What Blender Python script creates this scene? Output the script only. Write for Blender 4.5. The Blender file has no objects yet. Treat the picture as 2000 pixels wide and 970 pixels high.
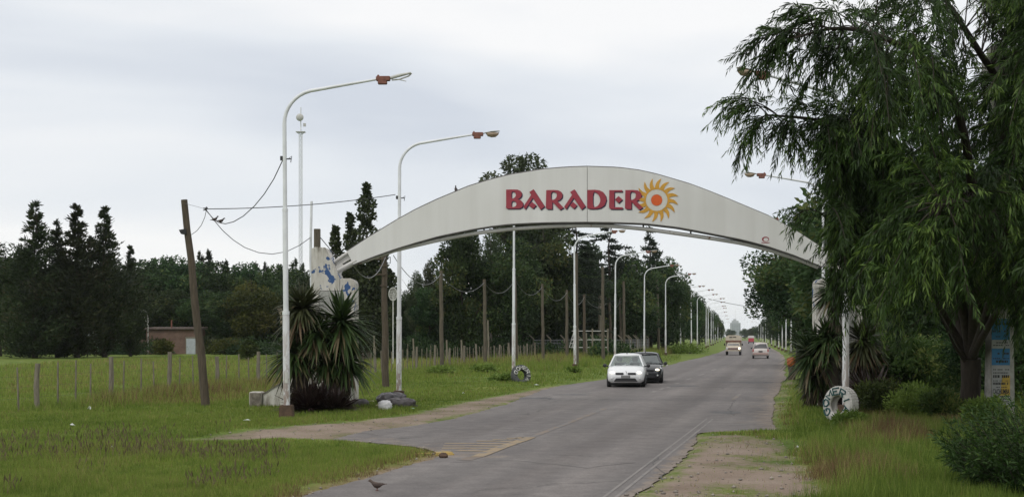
import bpy, math, random
import numpy as np
from mathutils import Vector

# ---------------------------------------------------------------- camera, world, light
F = 2500.0          # focal length in photo pixels (photo 2000 px wide)
HC = 2.35           # eye height
HY = 656.0          # horizon row in the photo
scene = bpy.context.scene
col = scene.collection
cd = bpy.data.cameras.new("camera")
cam = bpy.data.objects.new("camera", cd); col.objects.link(cam)
cam.location = (0, 0, HC); cam.rotation_euler = (math.radians(90), 0, 0)
cd.sensor_width = 36.0; cd.lens = 36.0 * F / 2000.0
cd.shift_y = (HY - 485.0) / 2000.0
cd.clip_start = 0.1; cd.clip_end = 12000
scene.camera = cam
vs = scene.view_settings
vs.view_transform = 'Standard'; vs.look = 'None'; vs.exposure = 0.0; vs.gamma = 1.0; vs.use_curve_mapping = False
scene.render.engine = 'CYCLES'
scene.cycles.max_bounces = 6; scene.cycles.diffuse_bounces = 3; scene.cycles.volume_bounces = 1
scene.cycles.transparent_max_bounces = 12

SUN_EL, SUN_AZ = 52.0, 205.0      # degrees; azimuth clockwise from +Y (behind the viewer, a little to the side)
w = bpy.data.worlds.new("World"); scene.world = w; w.use_nodes = True
nt = w.node_tree; nt.nodes.clear()
N = nt.nodes.new; L = nt.links.new
out = N('ShaderNodeOutputWorld')
sky = N('ShaderNodeTexSky'); sky.sky_type = 'NISHITA'; sky.sun_disc = False
sky.sun_elevation = math.radians(SUN_EL); sky.sun_rotation = math.radians(SUN_AZ)
bg1 = N('ShaderNodeBackground'); bg1.inputs['Strength'].default_value = 0.10
L(sky.outputs[0], bg1.inputs['Color'])
tc = N('ShaderNodeTexCoord')
mp = N('ShaderNodeMapping'); mp.inputs['Scale'].default_value = (1.5, 1.5, 6.5); mp.inputs['Location'].default_value = (3.7, 1.3, 0.85)
L(tc.outputs['Generated'], mp.inputs[0])
n1 = N('ShaderNodeTexNoise'); n1.inputs['Scale'].default_value = 1.35; n1.inputs['Detail'].default_value = 4.0; n1.inputs['Roughness'].default_value = 0.45
n1.inputs['Distortion'].default_value = 0.3
L(mp.outputs[0], n1.inputs['Vector'])
rp = N('ShaderNodeValToRGB')
rp.color_ramp.elements[0].position = 0.34; rp.color_ramp.elements[0].color = (0.68, 0.725, 0.80, 1)
rp.color_ramp.elements[1].position = 0.66; rp.color_ramp.elements[1].color = (1.0, 1.0, 1.0, 1)
e = rp.color_ramp.elements.new(0.5); e.color = (0.83, 0.865, 0.91, 1)
sz = N('ShaderNodeSeparateXYZ'); L(tc.outputs['Generated'], sz.inputs[0])          # overcast: paler towards the zenith
mrz = N('ShaderNodeMapRange'); mrz.inputs['From Min'].default_value = 0.175; mrz.inputs['From Max'].default_value = 0.27; mrz.inputs['To Max'].default_value = 0.24
L(sz.outputs['Z'], mrz.inputs['Value'])
adz = N('ShaderNodeMath'); adz.operation = 'ADD'; L(n1.outputs['Fac'], adz.inputs[0]); L(mrz.outputs[0], adz.inputs[1])
L(adz.outputs[0], rp.inputs[0])
bg2 = N('ShaderNodeBackground'); bg2.inputs['Strength'].default_value = 1.0
L(rp.outputs[0], bg2.inputs['Color'])
mx = N('ShaderNodeMixShader'); mx.inputs[0].default_value = 0.94
L(bg1.outputs[0], mx.inputs[1]); L(bg2.outputs[0], mx.inputs[2]); L(mx.outputs[0], out.inputs['Surface'])

sl = bpy.data.lights.new("sun", 'SUN'); sl.energy = 0.9; sl.angle = math.radians(14); sl.color = (1.0, 0.965, 0.91)
so = bpy.data.objects.new("sun", sl); col.objects.link(so)
az, el = math.radians(SUN_AZ), math.radians(SUN_EL)
sd = Vector((math.sin(az) * math.cos(el), math.cos(az) * math.cos(el), math.sin(el)))
so.rotation_euler = (-sd).to_track_quat('-Z', 'Y').to_euler()

# ---------------------------------------------------------------- helpers
rng = np.random.default_rng(11)
random.seed(5)
def P(px, py, D):
    return Vector(((px - 1000.0) / F * D, D, HC - (py - HY) / F * D))
def G(px, py):
    D = F * HC / (py - HY)
    return Vector(((px - 1000.0) / F * D, D, 0.0))
def ORD(i):
    o = ['first','second','third','fourth','fifth','sixth','seventh','eighth','ninth','tenth','eleventh','twelfth','thirteenth','fourteenth',
         'fifteenth','sixteenth','seventeenth','eighteenth','nineteenth','twentieth','twenty-first','twenty-second','twenty-third','twenty-fourth','twenty-fifth','twenty-sixth']
    return o[i]

def vnoise(x, y, s, seed=0):
    x = np.asarray(x, float) * s; y = np.asarray(y, float) * s
    xi = np.floor(x).astype(np.int64); yi = np.floor(y).astype(np.int64)
    fx = x - xi; fy = y - yi
    fx = fx * fx * (3 - 2 * fx); fy = fy * fy * (3 - 2 * fy)
    def h(a, b):
        n = (a * 374761393 + b * 668265263 + seed * 974634617) & 0xFFFFFFFF
        n = ((n ^ (n >> 13)) * 1274126177) & 0xFFFFFFFF
        return ((n ^ (n >> 16)) & 0xFFFF) / 65535.0
    return (h(xi, yi) * (1 - fx) + h(xi + 1, yi) * fx) * (1 - fy) + (h(xi, yi + 1) * (1 - fx) + h(xi + 1, yi + 1) * fx) * fy
def fbm(x, y, s, seed=0):
    return 0.55 * vnoise(x, y, s, seed) + 0.28 * vnoise(x, y, s * 2.1, seed + 1) + 0.17 * vnoise(x, y, s * 4.3, seed + 2)

def np_mesh(name, V, Fa, mat=None, attrs=None, smooth=False, uv=None):
    """Fa: (m,k) int array of k-gons"""
    V = np.asarray(V, np.float32); Fa = np.asarray(Fa, np.int32)
    me = bpy.data.meshes.new(name)
    me.vertices.add(len(V)); me.vertices.foreach_set('co', V.ravel())
    m, k = Fa.shape
    me.loops.add(m * k); me.loops.foreach_set('vertex_index', Fa.ravel())
    me.polygons.add(m)
    me.polygons.foreach_set('loop_start', np.arange(0, m * k, k, dtype=np.int32))
    if smooth:
        me.polygons.foreach_set('use_smooth', np.ones(m, dtype=bool))
    if attrs:
        for a, d in attrs.items():
            at = me.attributes.new(a, 'FLOAT', 'POINT'); at.data.foreach_set('value', np.asarray(d, np.float32))
    if uv is not None:
        ul = me.uv_layers.new(name='UVMap'); ul.data.foreach_set('uv', np.asarray(uv, np.float32)[Fa.ravel()].ravel())
    me.update(calc_edges=True)
    if mat: me.materials.append(mat)
    return me

class MB:
    def __init__(s): s.v = []; s.f = []
    def add(s, V, Fc):
        o = len(s.v); s.v += [tuple(p) for p in V]; s.f += [tuple(i + o for i in q) for q in Fc]; return s
    def box(s, c, d, rz=0.0, taper=1.0):
        x, y, z = d[0] / 2, d[1] / 2, d[2] / 2
        V = []
        ca, sa = math.cos(rz), math.sin(rz)
        for dz in (-1, 1):
            t = taper if dz > 0 else 1.0
            for (a, b) in ((-1, -1), (1, -1), (1, 1), (-1, 1)):
                px, py = a * x * t, b * y * t
                V.append((c[0] + px * ca - py * sa, c[1] + px * sa + py * ca, c[2] + dz * z))
        return s.add(V, [(3, 2, 1, 0), (4, 5, 6, 7), (0, 1, 5, 4), (1, 2, 6, 5), (2, 3, 7, 6), (3, 0, 4, 7)])
    def tube(s, pts, rad, n=8, cap=True):
        pts = [Vector(p) for p in pts]
        if not hasattr(rad, '__len__'): rad = [rad] * len(pts)
        V = []; Fc = []
        ref = None
        for i, p in enumerate(pts):
            t = (pts[min(i + 1, len(pts) - 1)] - pts[max(i - 1, 0)]).normalized()
            if ref is None:
                ref = Vector((1, 0, 0)) if abs(t.x) < 0.9 else Vector((0, 1, 0))
            a = (ref - t * ref.dot(t)).normalized(); b = t.cross(a); ref = a
            for k in range(n):
                an = 2 * math.pi * k / n
                V.append(p + (a * math.cos(an) + b * math.sin(an)) * rad[i])
        for i in range(len(pts) - 1):
            for k in range(n):
                k2 = (k + 1) % n
                Fc.append((i * n + k, i * n + k2, (i + 1) * n + k2, (i + 1) * n + k))
        if cap:
            e0 = len(V); V += V[:n] + V[(len(pts) - 1) * n:len(pts) * n]
            Fc.append(tuple(e0 + k for k in range(n - 1, -1, -1))); Fc.append(tuple(e0 + n + k for k in range(n)))
        return s.add(V, Fc)
    def prism(s, poly, y0, y1):
        """poly in (x,z), extruded along y"""
        n = len(poly)
        V = [(p[0], y0, p[1]) for p in poly] + [(p[0], y1, p[1]) for p in poly]
        Fc = [tuple(range(n)), tuple(range(2 * n - 1, n - 1, -1))]
        for i in range(n):
            j = (i + 1) % n
            Fc.append((j, i, n + i, n + j))
        return s.add(V, Fc)
    def quad(s, a, b, c, d): return s.add([a, b, c, d], [(0, 1, 2, 3)])
    def loft(s, rings, closed=True, caps=True):
        n = len(rings[0]); V = [p for r in rings for p in r]; Fc = []
        for i in range(len(rings) - 1):
            for k in range(n if closed else n - 1):
                k2 = (k + 1) % n
                Fc.append((i * n + k, i * n + k2, (i + 1) * n + k2, (i + 1) * n + k))
        if caps and closed:
            Fc.append(tuple(range(n - 1, -1, -1))); Fc.append(tuple((len(rings) - 1) * n + k for k in range(n)))
        return s.add(V, Fc)
    def blob(s, c, r, nu=10, nv=6, jit=0.0, seed=0, flat=0.0):
        rr = random.Random(seed); rings = []
        for j in range(nv + 1):
            th = math.pi * j / nv; ring = []
            for i in range(nu):
                ph = 2 * math.pi * i / nu
                k = 1 + jit * (rr.random() - 0.5) * 2
                z = c[2] + r[2] * math.cos(th) * k
                ring.append((c[0] + r[0] * math.sin(th) * math.cos(ph) * k, c[1] + r[1] * math.sin(th) * math.sin(ph) * k, max(z, flat)))
            rings.append(ring)
        return s.loft(rings, True, False)
    def mesh(s, name, mat, smooth=False, bevel=0.0):
        me = bpy.data.meshes.new(name); me.from_pydata([tuple(v) for v in s.v], [], s.f)
        import bmesh
        b = bmesh.new(); b.from_mesh(me)
        bmesh.ops.recalc_face_normals(b, faces=b.faces[:])
        if bevel > 0:
            ed = [e for e in b.edges if len(e.link_faces) == 2 and e.calc_face_angle(0) > 0.5]
            bmesh.ops.bevel(b, geom=ed, offset=bevel, segments=2, affect='EDGES', clamp_overlap=True)
        b.to_mesh(me); b.free()
        if smooth: me.polygons.foreach_set('use_smooth', [True] * len(me.polygons))
        if mat: me.materials.append(mat)
        me.update()
        return me

def link(name, me, parent=None, loc=(0, 0, 0), rot=(0, 0, 0), scale=(1, 1, 1)):
    o = bpy.data.objects.new(name, me); col.objects.link(o)
    o.location = loc; o.rotation_euler = rot; o.scale = scale
    if parent: o.parent = parent
    return o
def thing(name, label, cat, loc=(0, 0, 0), rz=0.0, group=None, scale=(1, 1, 1), me=None):
    o = link(name, me, None, loc, (0, 0, rz), scale)
    o['label'] = label; o['category'] = cat
    if group: o['group'] = group
    return o
def setting(name, me, kind='structure'):
    o = link(name, me); o['kind'] = kind; return o

# ---------------------------------------------------------------- materials
def nodes_of(name):
    m = bpy.data.materials.new(name); m.use_nodes = True
    t = m.node_tree; b = t.nodes['Principled BSDF']
    return m, t, b
def ramp(t, stops):
    r = t.nodes.new('ShaderNodeValToRGB')
    while len(r.color_ramp.elements) < len(stops): r.color_ramp.elements.new(0.5)
    for e_, (p, c) in zip(r.color_ramp.elements, stops):
        e_.position = p; e_.color = (*c, 1) if len(c) == 3 else c
    return r
def noise(t, scale, detail=4, rough=0.55, vec=None):
    n = t.nodes.new('ShaderNodeTexNoise'); n.inputs['Scale'].default_value = scale; n.inputs['Detail'].default_value = detail
    n.inputs['Roughness'].default_value = rough
    if vec is not None: t.links.new(vec, n.inputs['Vector'])
    return n
def mixc(t, fac, a, b, mode='MIX'):
    m = t.nodes.new('ShaderNodeMix'); m.data_type = 'RGBA'; m.blend_type = mode
    for s_, v in ((m.inputs[0], fac), (m.inputs[6], a), (m.inputs[7], b)):
        if hasattr(v, 'is_linked'): t.links.new(v, s_)
        elif isinstance(v, (int, float)): s_.default_value = v
        else: s_.default_value = (*v, 1)
    return m.outputs[2]
def obj_co(t, scale=(1, 1, 1)):
    c = t.nodes.new('ShaderNodeTexCoord'); m = t.nodes.new('ShaderNodeMapping'); m.inputs['Scale'].default_value = scale
    t.links.new(c.outputs['Object'], m.inputs[0]); return m.outputs[0]
def geo_pos(t, scale=(1, 1, 1)):
    c = t.nodes.new('ShaderNodeNewGeometry'); m = t.nodes.new('ShaderNodeMapping'); m.inputs['Scale'].default_value = scale
    t.links.new(c.outputs['Position'], m.inputs[0]); return m.outputs[0]
def bump(t, b, h, strength=0.3, dist=0.02):
    n = t.nodes.new('ShaderNodeBump'); n.inputs['Strength'].default_value = strength; n.inputs['Distance'].default_value = dist
    t.links.new(h, n.inputs['Height']); t.links.new(n.outputs[0], b.inputs['Normal'])
def attr(t, name):
    a = t.nodes.new('ShaderNodeAttribute'); a.attribute_name = name; return a.outputs['Fac']
def simple(name, c, rough=0.6, var=0.25, scale=6.0, metal=0.0, bmp=0.0, stretch=(1, 1, 1), coat=0.0, spec=0.5):
    m, t, b = nodes_of(name)
    n = noise(t, scale, 5, 0.6, obj_co(t, stretch))
    lo = tuple(x * (1 - var) for x in c); hi = tuple(min(1, x * (1 + var)) for x in c)
    r = ramp(t, [(0.3, lo), (0.7, hi)]); t.links.new(n.outputs['Fac'], r.inputs[0])
    t.links.new(r.outputs[0], b.inputs['Base Color'])
    b.inputs['Roughness'].default_value = rough; b.inputs['Metallic'].default_value = metal
    b.inputs['Coat Weight'].default_value = coat; b.inputs['Specular IOR Level'].default_value = spec
    if bmp: bump(t, b, n.outputs['Fac'], bmp, 0.02)
    return m
def worn_paint(name, c, under, scale=5.0, amount=0.42, rough=0.55, stretch=(1, 1, 0.35), lower=None):
    """paint with flaked patches showing what is below; lower=(z0,z1): flaking grows towards the foot"""
    m, t, b = nodes_of(name)
    co = obj_co(t, stretch)
    n = noise(t, scale, 6, 0.7, co); n2 = noise(t, scale * 0.35, 3, 0.5, co)
    base = ramp(t, [(0.35, tuple(x * 0.82 for x in c)), (0.65, c)]); t.links.new(n2.outputs['Fac'], base.inputs[0])
    mk = ramp(t, [(amount - 0.03, (1, 1, 1)), (amount + 0.02, (0, 0, 0))]); t.links.new(n.outputs['Fac'], mk.inputs[0])
    fac = mk.outputs[0]
    if lower:
        sp = t.nodes.new('ShaderNodeSeparateXYZ'); t.links.new(obj_co(t), sp.inputs[0])
        mr = t.nodes.new('ShaderNodeMapRange'); mr.inputs['From Min'].default_value = lower[0]; mr.inputs['From Max'].default_value = lower[1]
        mr.inputs['To Min'].default_value = 1; mr.inputs['To Max'].default_value = 0
        t.links.new(sp.outputs['Z'], mr.inputs['Value'])
        mu = t.nodes.new('ShaderNodeMath'); mu.operation = 'MULTIPLY'; t.links.new(fac, mu.inputs[0]); t.links.new(mr.outputs[0], mu.inputs[1]); fac = mu.outputs[0]
    t.links.new(mixc(t, fac, base.outputs[0], under), b.inputs['Base Color'])
    b.inputs['Roughness'].default_value = rough
    return m
def leaf_mat(name, dark, light, dry=None, trans=0.25, rough=0.6, spec=0.16):
    m, t, b = nodes_of(name)
    a = attr(t, 'tint')
    st = [(0.0, dark), (0.75, light)]
    if dry: st.append((0.88, dry))
    if dry and name == 'grass_blade': st.append((0.99, (0.15, 0.095, 0.05)))
    r = ramp(t, st); t.links.new(a, r.inputs[0])
    oi = t.nodes.new('ShaderNodeObjectInfo')
    hs = t.nodes.new('ShaderNodeHueSaturation')
    mr = t.nodes.new('ShaderNodeMapRange'); vary = name in ('forest_leaf', 'conifer_leaf', 'cedar_leaf', 'gum_leaf', 'bush_leaf')
    mr.inputs['To Min'].default_value = 0.8 if vary else 1.0; mr.inputs['To Max'].default_value = 1.5 if vary else 1.0
    hm_ = t.nodes.new('ShaderNodeMapRange'); hm_.inputs['To Min'].default_value = 0.47 if vary else 0.5; hm_.inputs['To Max'].default_value = 0.52 if vary else 0.5; t.links.new(oi.outputs['Random'], hm_.inputs['Value']); t.links.new(hm_.outputs[0], hs.inputs['Hue'])
    t.links.new(oi.outputs['Random'], mr.inputs['Value']); t.links.new(mr.outputs[0], hs.inputs['Value'])
    t.links.new(r.outputs[0], hs.inputs['Color'])
    t.links.new(hs.outputs[0], b.inputs['Base Color']); b.inputs['Roughness'].default_value = rough
    b.inputs['Specular IOR Level'].default_value = spec
    tr = t.nodes.new('ShaderNodeBsdfTranslucent'); t.links.new(hs.outputs[0], tr.inputs['Color'])
    ms = t.nodes.new('ShaderNodeMixShader'); ms.inputs[0].default_value = trans
    t.links.new(b.outputs[0], ms.inputs[1]); t.links.new(tr.outputs[0], ms.inputs[2])
    t.links.new(ms.outputs[0], t.nodes['Material Output'].inputs['Surface'])
    return m
def emissive(name, c, s):
    m, t, b = nodes_of(name); b.inputs['Base Color'].default_value = (*c, 1)
    b.inputs['Emission Color'].default_value = (*c, 1); b.inputs['Emission Strength'].default_value = s; return m
def glass_mat(name, tint=(0.55, 0.62, 0.6), refl=0.16):
    m = bpy.data.materials.new(name); m.use_nodes = True; t = m.node_tree
    t.nodes.remove(t.nodes['Principled BSDF'])
    tr = t.nodes.new('ShaderNodeBsdfTransparent'); tr.inputs[0].default_value = (*tint, 1)
    gl = t.nodes.new('ShaderNodeBsdfGlossy'); gl.inputs['Roughness'].default_value = 0.06; gl.inputs[0].default_value = (0.85, 0.9, 0.9, 1)
    ms = t.nodes.new('ShaderNodeMixShader'); ms.inputs[0].default_value = refl
    t.links.new(tr.outputs[0], ms.inputs[1]); t.links.new(gl.outputs[0], ms.inputs[2]); t.links.new(ms.outputs[0], t.nodes['Material Output'].inputs['Surface'])
    return m

M = {}
M['lamp_paint'] = worn_paint('lamp_paint', (0.74, 0.75, 0.76), (0.17, 0.085, 0.04), 6.0, 0.49, 0.5, (1, 1, 0.22), (-0.5, 3.4))
M['lamp_upper'] = simple('lamp_upper', (0.72, 0.74, 0.76), 0.45, 0.12, 2.0)
M['rust_red'] = simple('rust_red', (0.21, 0.085, 0.06), 0.7, 0.3, 9)
M['lamp_bowl'] = simple('lamp_bowl', (0.34, 0.255, 0.18), 0.3, 0.2, 5)
M['lamp_grey'] = simple('lamp_grey', (0.50, 0.50, 0.47), 0.5, 0.2, 5)
M['concrete'] = simple('concrete', (0.30, 0.29, 0.265), 0.9, 0.3, 5, bmp=0.3)
M['footing'] = simple('footing', (0.095, 0.06, 0.04), 0.95, 0.4, 5, bmp=0.4)
M['wood'] = simple('wood', (0.102, 0.086, 0.062), 0.9, 0.42, 9, bmp=0.5, stretch=(3, 3, 0.25))
M['wood_brown'] = simple('wood_brown', (0.082, 0.064, 0.045), 0.9, 0.4, 9, bmp=0.5, stretch=(3, 3, 0.25))
M['wood_grey'] = simple('wood_grey', (0.185, 0.165, 0.125), 0.95, 0.45, 8, bmp=0.5, stretch=(3, 3, 0.3))
M['bark'] = simple('bark', (0.038, 0.029, 0.022), 0.95, 0.4, 6, bmp=0.6, stretch=(2, 2, 0.4))
M['bark_pale'] = simple('bark_pale', (0.16, 0.14, 0.115), 0.9, 0.4, 4, bmp=0.4, stretch=(2, 2, 0.4))
M['cable'] = simple('cable', (0.12, 0.12, 0.125), 0.5, 0.1, 3)
M['cable_dark'] = simple('cable_dark', (0.035, 0.035, 0.038), 0.6, 0.1, 3)
M['black'] = simple('black', (0.018, 0.018, 0.02), 0.55, 0.2, 5)
M['rubber'] = simple('rubber', (0.022, 0.022, 0.024), 0.8, 0.3, 7)
M['chrome'] = simple('chrome', (0.6, 0.6, 0.6), 0.2, 0.05, 3, metal=1.0)
M['grey_metal'] = simple('grey_metal', (0.34, 0.35, 0.36), 0.45, 0.2, 4, metal=0.3)

# arch panel: off-white sheet, faint vertical streaks
def panel_mat():
    m, t, b = nodes_of('arch_sheet')
    co = obj_co(t, (1.6, 1, 0.12)); n = noise(t, 1.1, 5, 0.6, co); n2 = noise(t, 0.5, 3, 0.5, obj_co(t))
    r = ramp(t, [(0.25, (0.68, 0.675, 0.65)), (0.7, (0.785, 0.785, 0.77))]); t.links.new(n.outputs['Fac'], r.inputs[0])
    r2 = ramp(t, [(0.3, (0.93, 0.93, 0.92)), (0.7, (1, 1, 1))]); t.links.new(n2.outputs['Fac'], r2.inputs[0])
    t.links.new(mixc(t, 1.0, r.outputs[0], r2.outputs[0], 'MULTIPLY'), b.inputs['Base Color']); b.inputs['Roughness'].default_value = 0.55
    return m
M['panel'] = panel_mat()
M['panel_edge'] = simple('panel_edge', (0.10, 0.095, 0.09), 0.7, 0.3, 3)
M['white_steel'] = worn_paint('white_steel', (0.62, 0.61, 0.585), (0.2, 0.11, 0.06), 3.0, 0.36, 0.5, (1, 1, 1))
def letter_red():
    m, t, b = nodes_of('letter_red')
    sp = t.nodes.new('ShaderNodeSeparateXYZ'); t.links.new(obj_co(t), sp.inputs[0])
    n = noise(t, 1.6, 4, 0.6, obj_co(t))
    r = ramp(t, [(0.3, (0.30, 0.026, 0.045)), (0.7, (0.37, 0.05, 0.075))]); t.links.new(n.outputs['Fac'], r.inputs[0])
    t.links.new(r.outputs[0], b.inputs['Base Color']); b.inputs['Roughness'].default_value = 0.5
    return m
M['letter_red'] = letter_red()
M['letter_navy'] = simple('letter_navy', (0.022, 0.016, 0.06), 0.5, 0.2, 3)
M['gold'] = simple('gold', (0.62, 0.33, 0.045), 0.5, 0.18, 2.5)
M['cream'] = simple('cream', (0.66, 0.64, 0.58), 0.5, 0.06, 3)
M['orange'] = simple('orange', (0.72, 0.12, 0.02), 0.5, 0.1, 3)

# pillar: whitewash over blue over render, stained head and foot
def pillar_mat():
    m, t, b = nodes_of('whitewashed_render')
    co = obj_co(t)
    n = noise(t, 0.8, 4, 0.6, co); n2 = noise(t, 3.2, 5, 0.65, co); n3 = noise(t, 2.2, 6, 0.65, obj_co(t, (2.5, 2.5, 0.5)))
    base = ramp(t, [(0.3, (0.40, 0.37, 0.315)), (0.55, (0.60, 0.58, 0.535)), (0.8, (0.66, 0.65, 0.62))]); t.links.new(n3.outputs['Fac'], base.inputs[0])
    a = t.nodes.new('ShaderNodeMath'); a.operation = 'MULTIPLY_ADD'; a.inputs[1].default_value = 0.45; t.links.new(n2.outputs['Fac'], a.inputs[0])
    b2 = t.nodes.new('ShaderNodeMath'); b2.operation = 'MULTIPLY'; b2.inputs[1].default_value = 0.55; t.links.new(n.outputs['Fac'], b2.inputs[0]); t.links.new(b2.outputs[0], a.inputs[2])
    sp = t.nodes.new('ShaderNodeSeparateXYZ'); t.links.new(co, sp.inputs[0])
    mk = ramp(t, [(0.56, (0, 0, 0)), (0.57, (1, 1, 1))]); t.links.new(a.outputs[0], mk.inputs[0])
    # blue only on the upper storey
    mr = ramp(t, [(0.50, (0, 0, 0)), (0.58, (1, 1, 1))])
    dv = t.nodes.new('ShaderNodeMath'); dv.operation = 'DIVIDE'; dv.inputs[1].default_value = 6.0; t.links.new(sp.outputs['Z'], dv.inputs[0]); t.links.new(dv.outputs[0], mr.inputs[0])
    mu = t.nodes.new('ShaderNodeMath'); mu.operation = 'MULTIPLY'; t.links.new(mk.outputs[0], mu.inputs[0]); t.links.new(mr.outputs[0], mu.inputs[1])
    c1 = mixc(t, mu.outputs[0], base.outputs[0], (0.045, 0.10, 0.24))
    st = ramp(t, [(0.36, (1, 1, 1)), (0.52, (0, 0, 0))]); t.links.new(n3.outputs['Fac'], st.inputs[0])
    tp = ramp(t, [(0.0, (0.75, 0.75, 0.75)), (0.12, (0.25, 0.25, 0.25)), (0.2, (0, 0, 0)), (0.845, (0, 0, 0)), (0.885, (1, 1, 1))]); t.links.new(dv.outputs[0], tp.inputs[0])
    m3 = t.nodes.new('ShaderNodeMath'); m3.operation = 'MULTIPLY'; t.links.new(st.outputs[0], m3.inputs[0]); t.links.new(tp.outputs[0], m3.inputs[1])
    t.links.new(mixc(t, m3.outputs[0], c1, (0.085, 0.07, 0.052)), b.inputs['Base Color']); b.inputs['Roughness'].default_value = 0.9
    bump(t, b, n3.outputs['Fac'], 0.3, 0.02)
    return m
M['pillar'] = pillar_mat()
M['mossy'] = simple('mossy', (0.17, 0.15, 0.125), 0.95, 0.6, 7, bmp=0.5)
M['plaque'] = simple('plaque', (0.36, 0.36, 0.335), 0.7, 0.2, 4)
M['plaque_rim'] = simple('plaque_rim', (0.16, 0.155, 0.145), 0.7, 0.2, 4)

def asphalt_mat():
    m, t, b = nodes_of('asphalt')
    pos = geo_pos(t)
    uv = t.nodes.new('ShaderNodeUVMap'); mpp = t.nodes.new('ShaderNodeMapping'); mpp.inputs['Scale'].default_value = (1.0, 0.035, 1); t.links.new(uv.outputs[0], mpp.inputs[0])
    streak = noise(t, 0.9, 4, 0.55, mpp.outputs[0])
    big = noise(t, 0.16, 5, 0.6, pos); fine = noise(t, 28.0, 3, 0.7, pos); mid = noise(t, 2.2, 6, 0.65, pos)
    r = ramp(t, [(0.28, (0.130, 0.124, 0.122)), (0.5, (0.162, 0.154, 0.151)), (0.72, (0.194, 0.184, 0.179))]); t.links.new(streak.outputs['Fac'], r.inputs[0])
    r2 = ramp(t, [(0.3, (0.86, 0.83, 0.83)), (0.7, (1.16, 1.13, 1.10))]); t.links.new(big.outputs['Fac'], r2.inputs[0])
    r3 = ramp(t, [(0.25, (0.72, 0.72, 0.72)), (0.75, (1.25, 1.25, 1.25))]); t.links.new(fine.outputs['Fac'], r3.inputs[0])
    r4 = ramp(t, [(0.3, (0.80, 0.79, 0.79)), (0.7, (1.16, 1.15, 1.14))]); t.links.new(mid.outputs['Fac'], r4.inputs[0])
    c = mixc(t, 1.0, r.outputs[0], r2.outputs[0], 'MULTIPLY'); c = mixc(t, 1.0, c, r3.outputs[0], 'MULTIPLY'); c = mixc(t, 1.0, c, r4.outputs[0], 'MULTIPLY')
    # oil-darkened lane middles and polished wheel paths, broken up along the road
    su = t.nodes.new('ShaderNodeSeparateXYZ'); t.links.new(uv.outputs[0], su.inputs[0])
    for cu_, wd_, dk_ in ((-1.75, .55, (.85, .835, .83)), (-5.3, .6, (.88, .87, .865)), (-0.75, .35, (1.1, 1.09, 1.08)), (-2.75, .35, (1.1, 1.09, 1.08))):
        s1 = t.nodes.new('ShaderNodeMath'); s1.operation = 'SUBTRACT'; s1.inputs[1].default_value = cu_; t.links.new(su.outputs['X'], s1.inputs[0])
        s2_ = t.nodes.new('ShaderNodeMath'); s2_.operation = 'MULTIPLY_ADD'; s2_.inputs[1].default_value = 1.6; s2_.inputs[2].default_value = -0.8; t.links.new(streak.outputs['Fac'], s2_.inputs[0])
        s3_ = t.nodes.new('ShaderNodeMath'); s3_.operation = 'ADD'; t.links.new(s1.outputs[0], s3_.inputs[0]); t.links.new(s2_.outputs[0], s3_.inputs[1])
        s4_ = t.nodes.new('ShaderNodeMath'); s4_.operation = 'ABSOLUTE'; t.links.new(s3_.outputs[0], s4_.inputs[0])
        s5_ = t.nodes.new('ShaderNodeMapRange'); s5_.interpolation_type = 'SMOOTHSTEP'; s5_.inputs['From Min'].default_value = wd_ * 1.5; s5_.inputs['From Max'].default_value = 0.0; t.links.new(s4_.outputs[0], s5_.inputs['Value'])
        c = mixc(t, 1.0, c, mixc(t, s5_.outputs[0], (1, 1, 1), dk_), 'MULTIPLY')
    # cracks
    wv = noise(t, 0.8, 4, 0.6, pos); wc = t.nodes.new('ShaderNodeMix'); wc.data_type = 'VECTOR'; wc.inputs[0].default_value = 0.22
    t.links.new(geo_pos(t, (0.22, 0.22, 0.22)), wc.inputs[4]); t.links.new(wv.outputs['Color'], wc.inputs[5])
    vo = t.nodes.new('ShaderNodeTexVoronoi'); vo.feature = 'DISTANCE_TO_EDGE'; vo.inputs['Scale'].default_value = 0.9; t.links.new(wc.outputs[1], vo.inputs['Vector'])
    ck = ramp(t, [(0.0, (1, 1, 1)), (0.011, (0, 0, 0))]); t.links.new(vo.outputs['Distance'], ck.inputs[0])
    gate = ramp(t, [(0.46, (0, 0, 0)), (0.6, (1, 1, 1))]); t.links.new(big.outputs['Fac'], gate.inputs[0])
    mu = t.nodes.new('ShaderNodeMath'); mu.operation = 'MULTIPLY'; t.links.new(ck.outputs[0], mu.inputs[0]); t.links.new(gate.outputs[0], mu.inputs[1])
    m5 = t.nodes.new('ShaderNodeMath'); m5.operation = 'MULTIPLY'; m5.inputs[1].default_value = 0.7; t.links.new(mu.outputs[0], m5.inputs[0])
    c = mixc(t, m5.outputs[0], c, (0.04, 0.038, 0.037))
    # gravelly worn margin carried by an attribute
    ga = attr(t, 'worn'); gn = noise(t, 1.7, 6, 0.7, pos)
    ad = t.nodes.new('ShaderNodeMath'); ad.operation = 'ADD'; t.links.new(ga, ad.inputs[0]); t.links.new(gn.outputs['Fac'], ad.inputs[1])
    gr = ramp(t, [(0.86, (0, 0, 0)), (1.05, (1, 1, 1))]); t.links.new(ad.outputs[0], gr.inputs[0])
    gcol = ramp(t, [(0.3, (0.15, 0.125, 0.105)), (0.7, (0.27, 0.225, 0.19))]); t.links.new(mid.outputs['Fac'], gcol.inputs[0])
    c = mixc(t, gr.outputs[0], c, mixc(t, 1.0, gcol.outputs[0], r3.outputs[0], 'MULTIPLY'))
    t.links.new(c, b.inputs['Base Color']); b.inputs['Roughness'].default_value = 0.85; b.inputs['Specular IOR Level'].default_value = 0.3
    bump(t, b, fine.outputs['Fac'], 0.35, 0.01)
    return m
M['asphalt'] = asphalt_mat()
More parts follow.
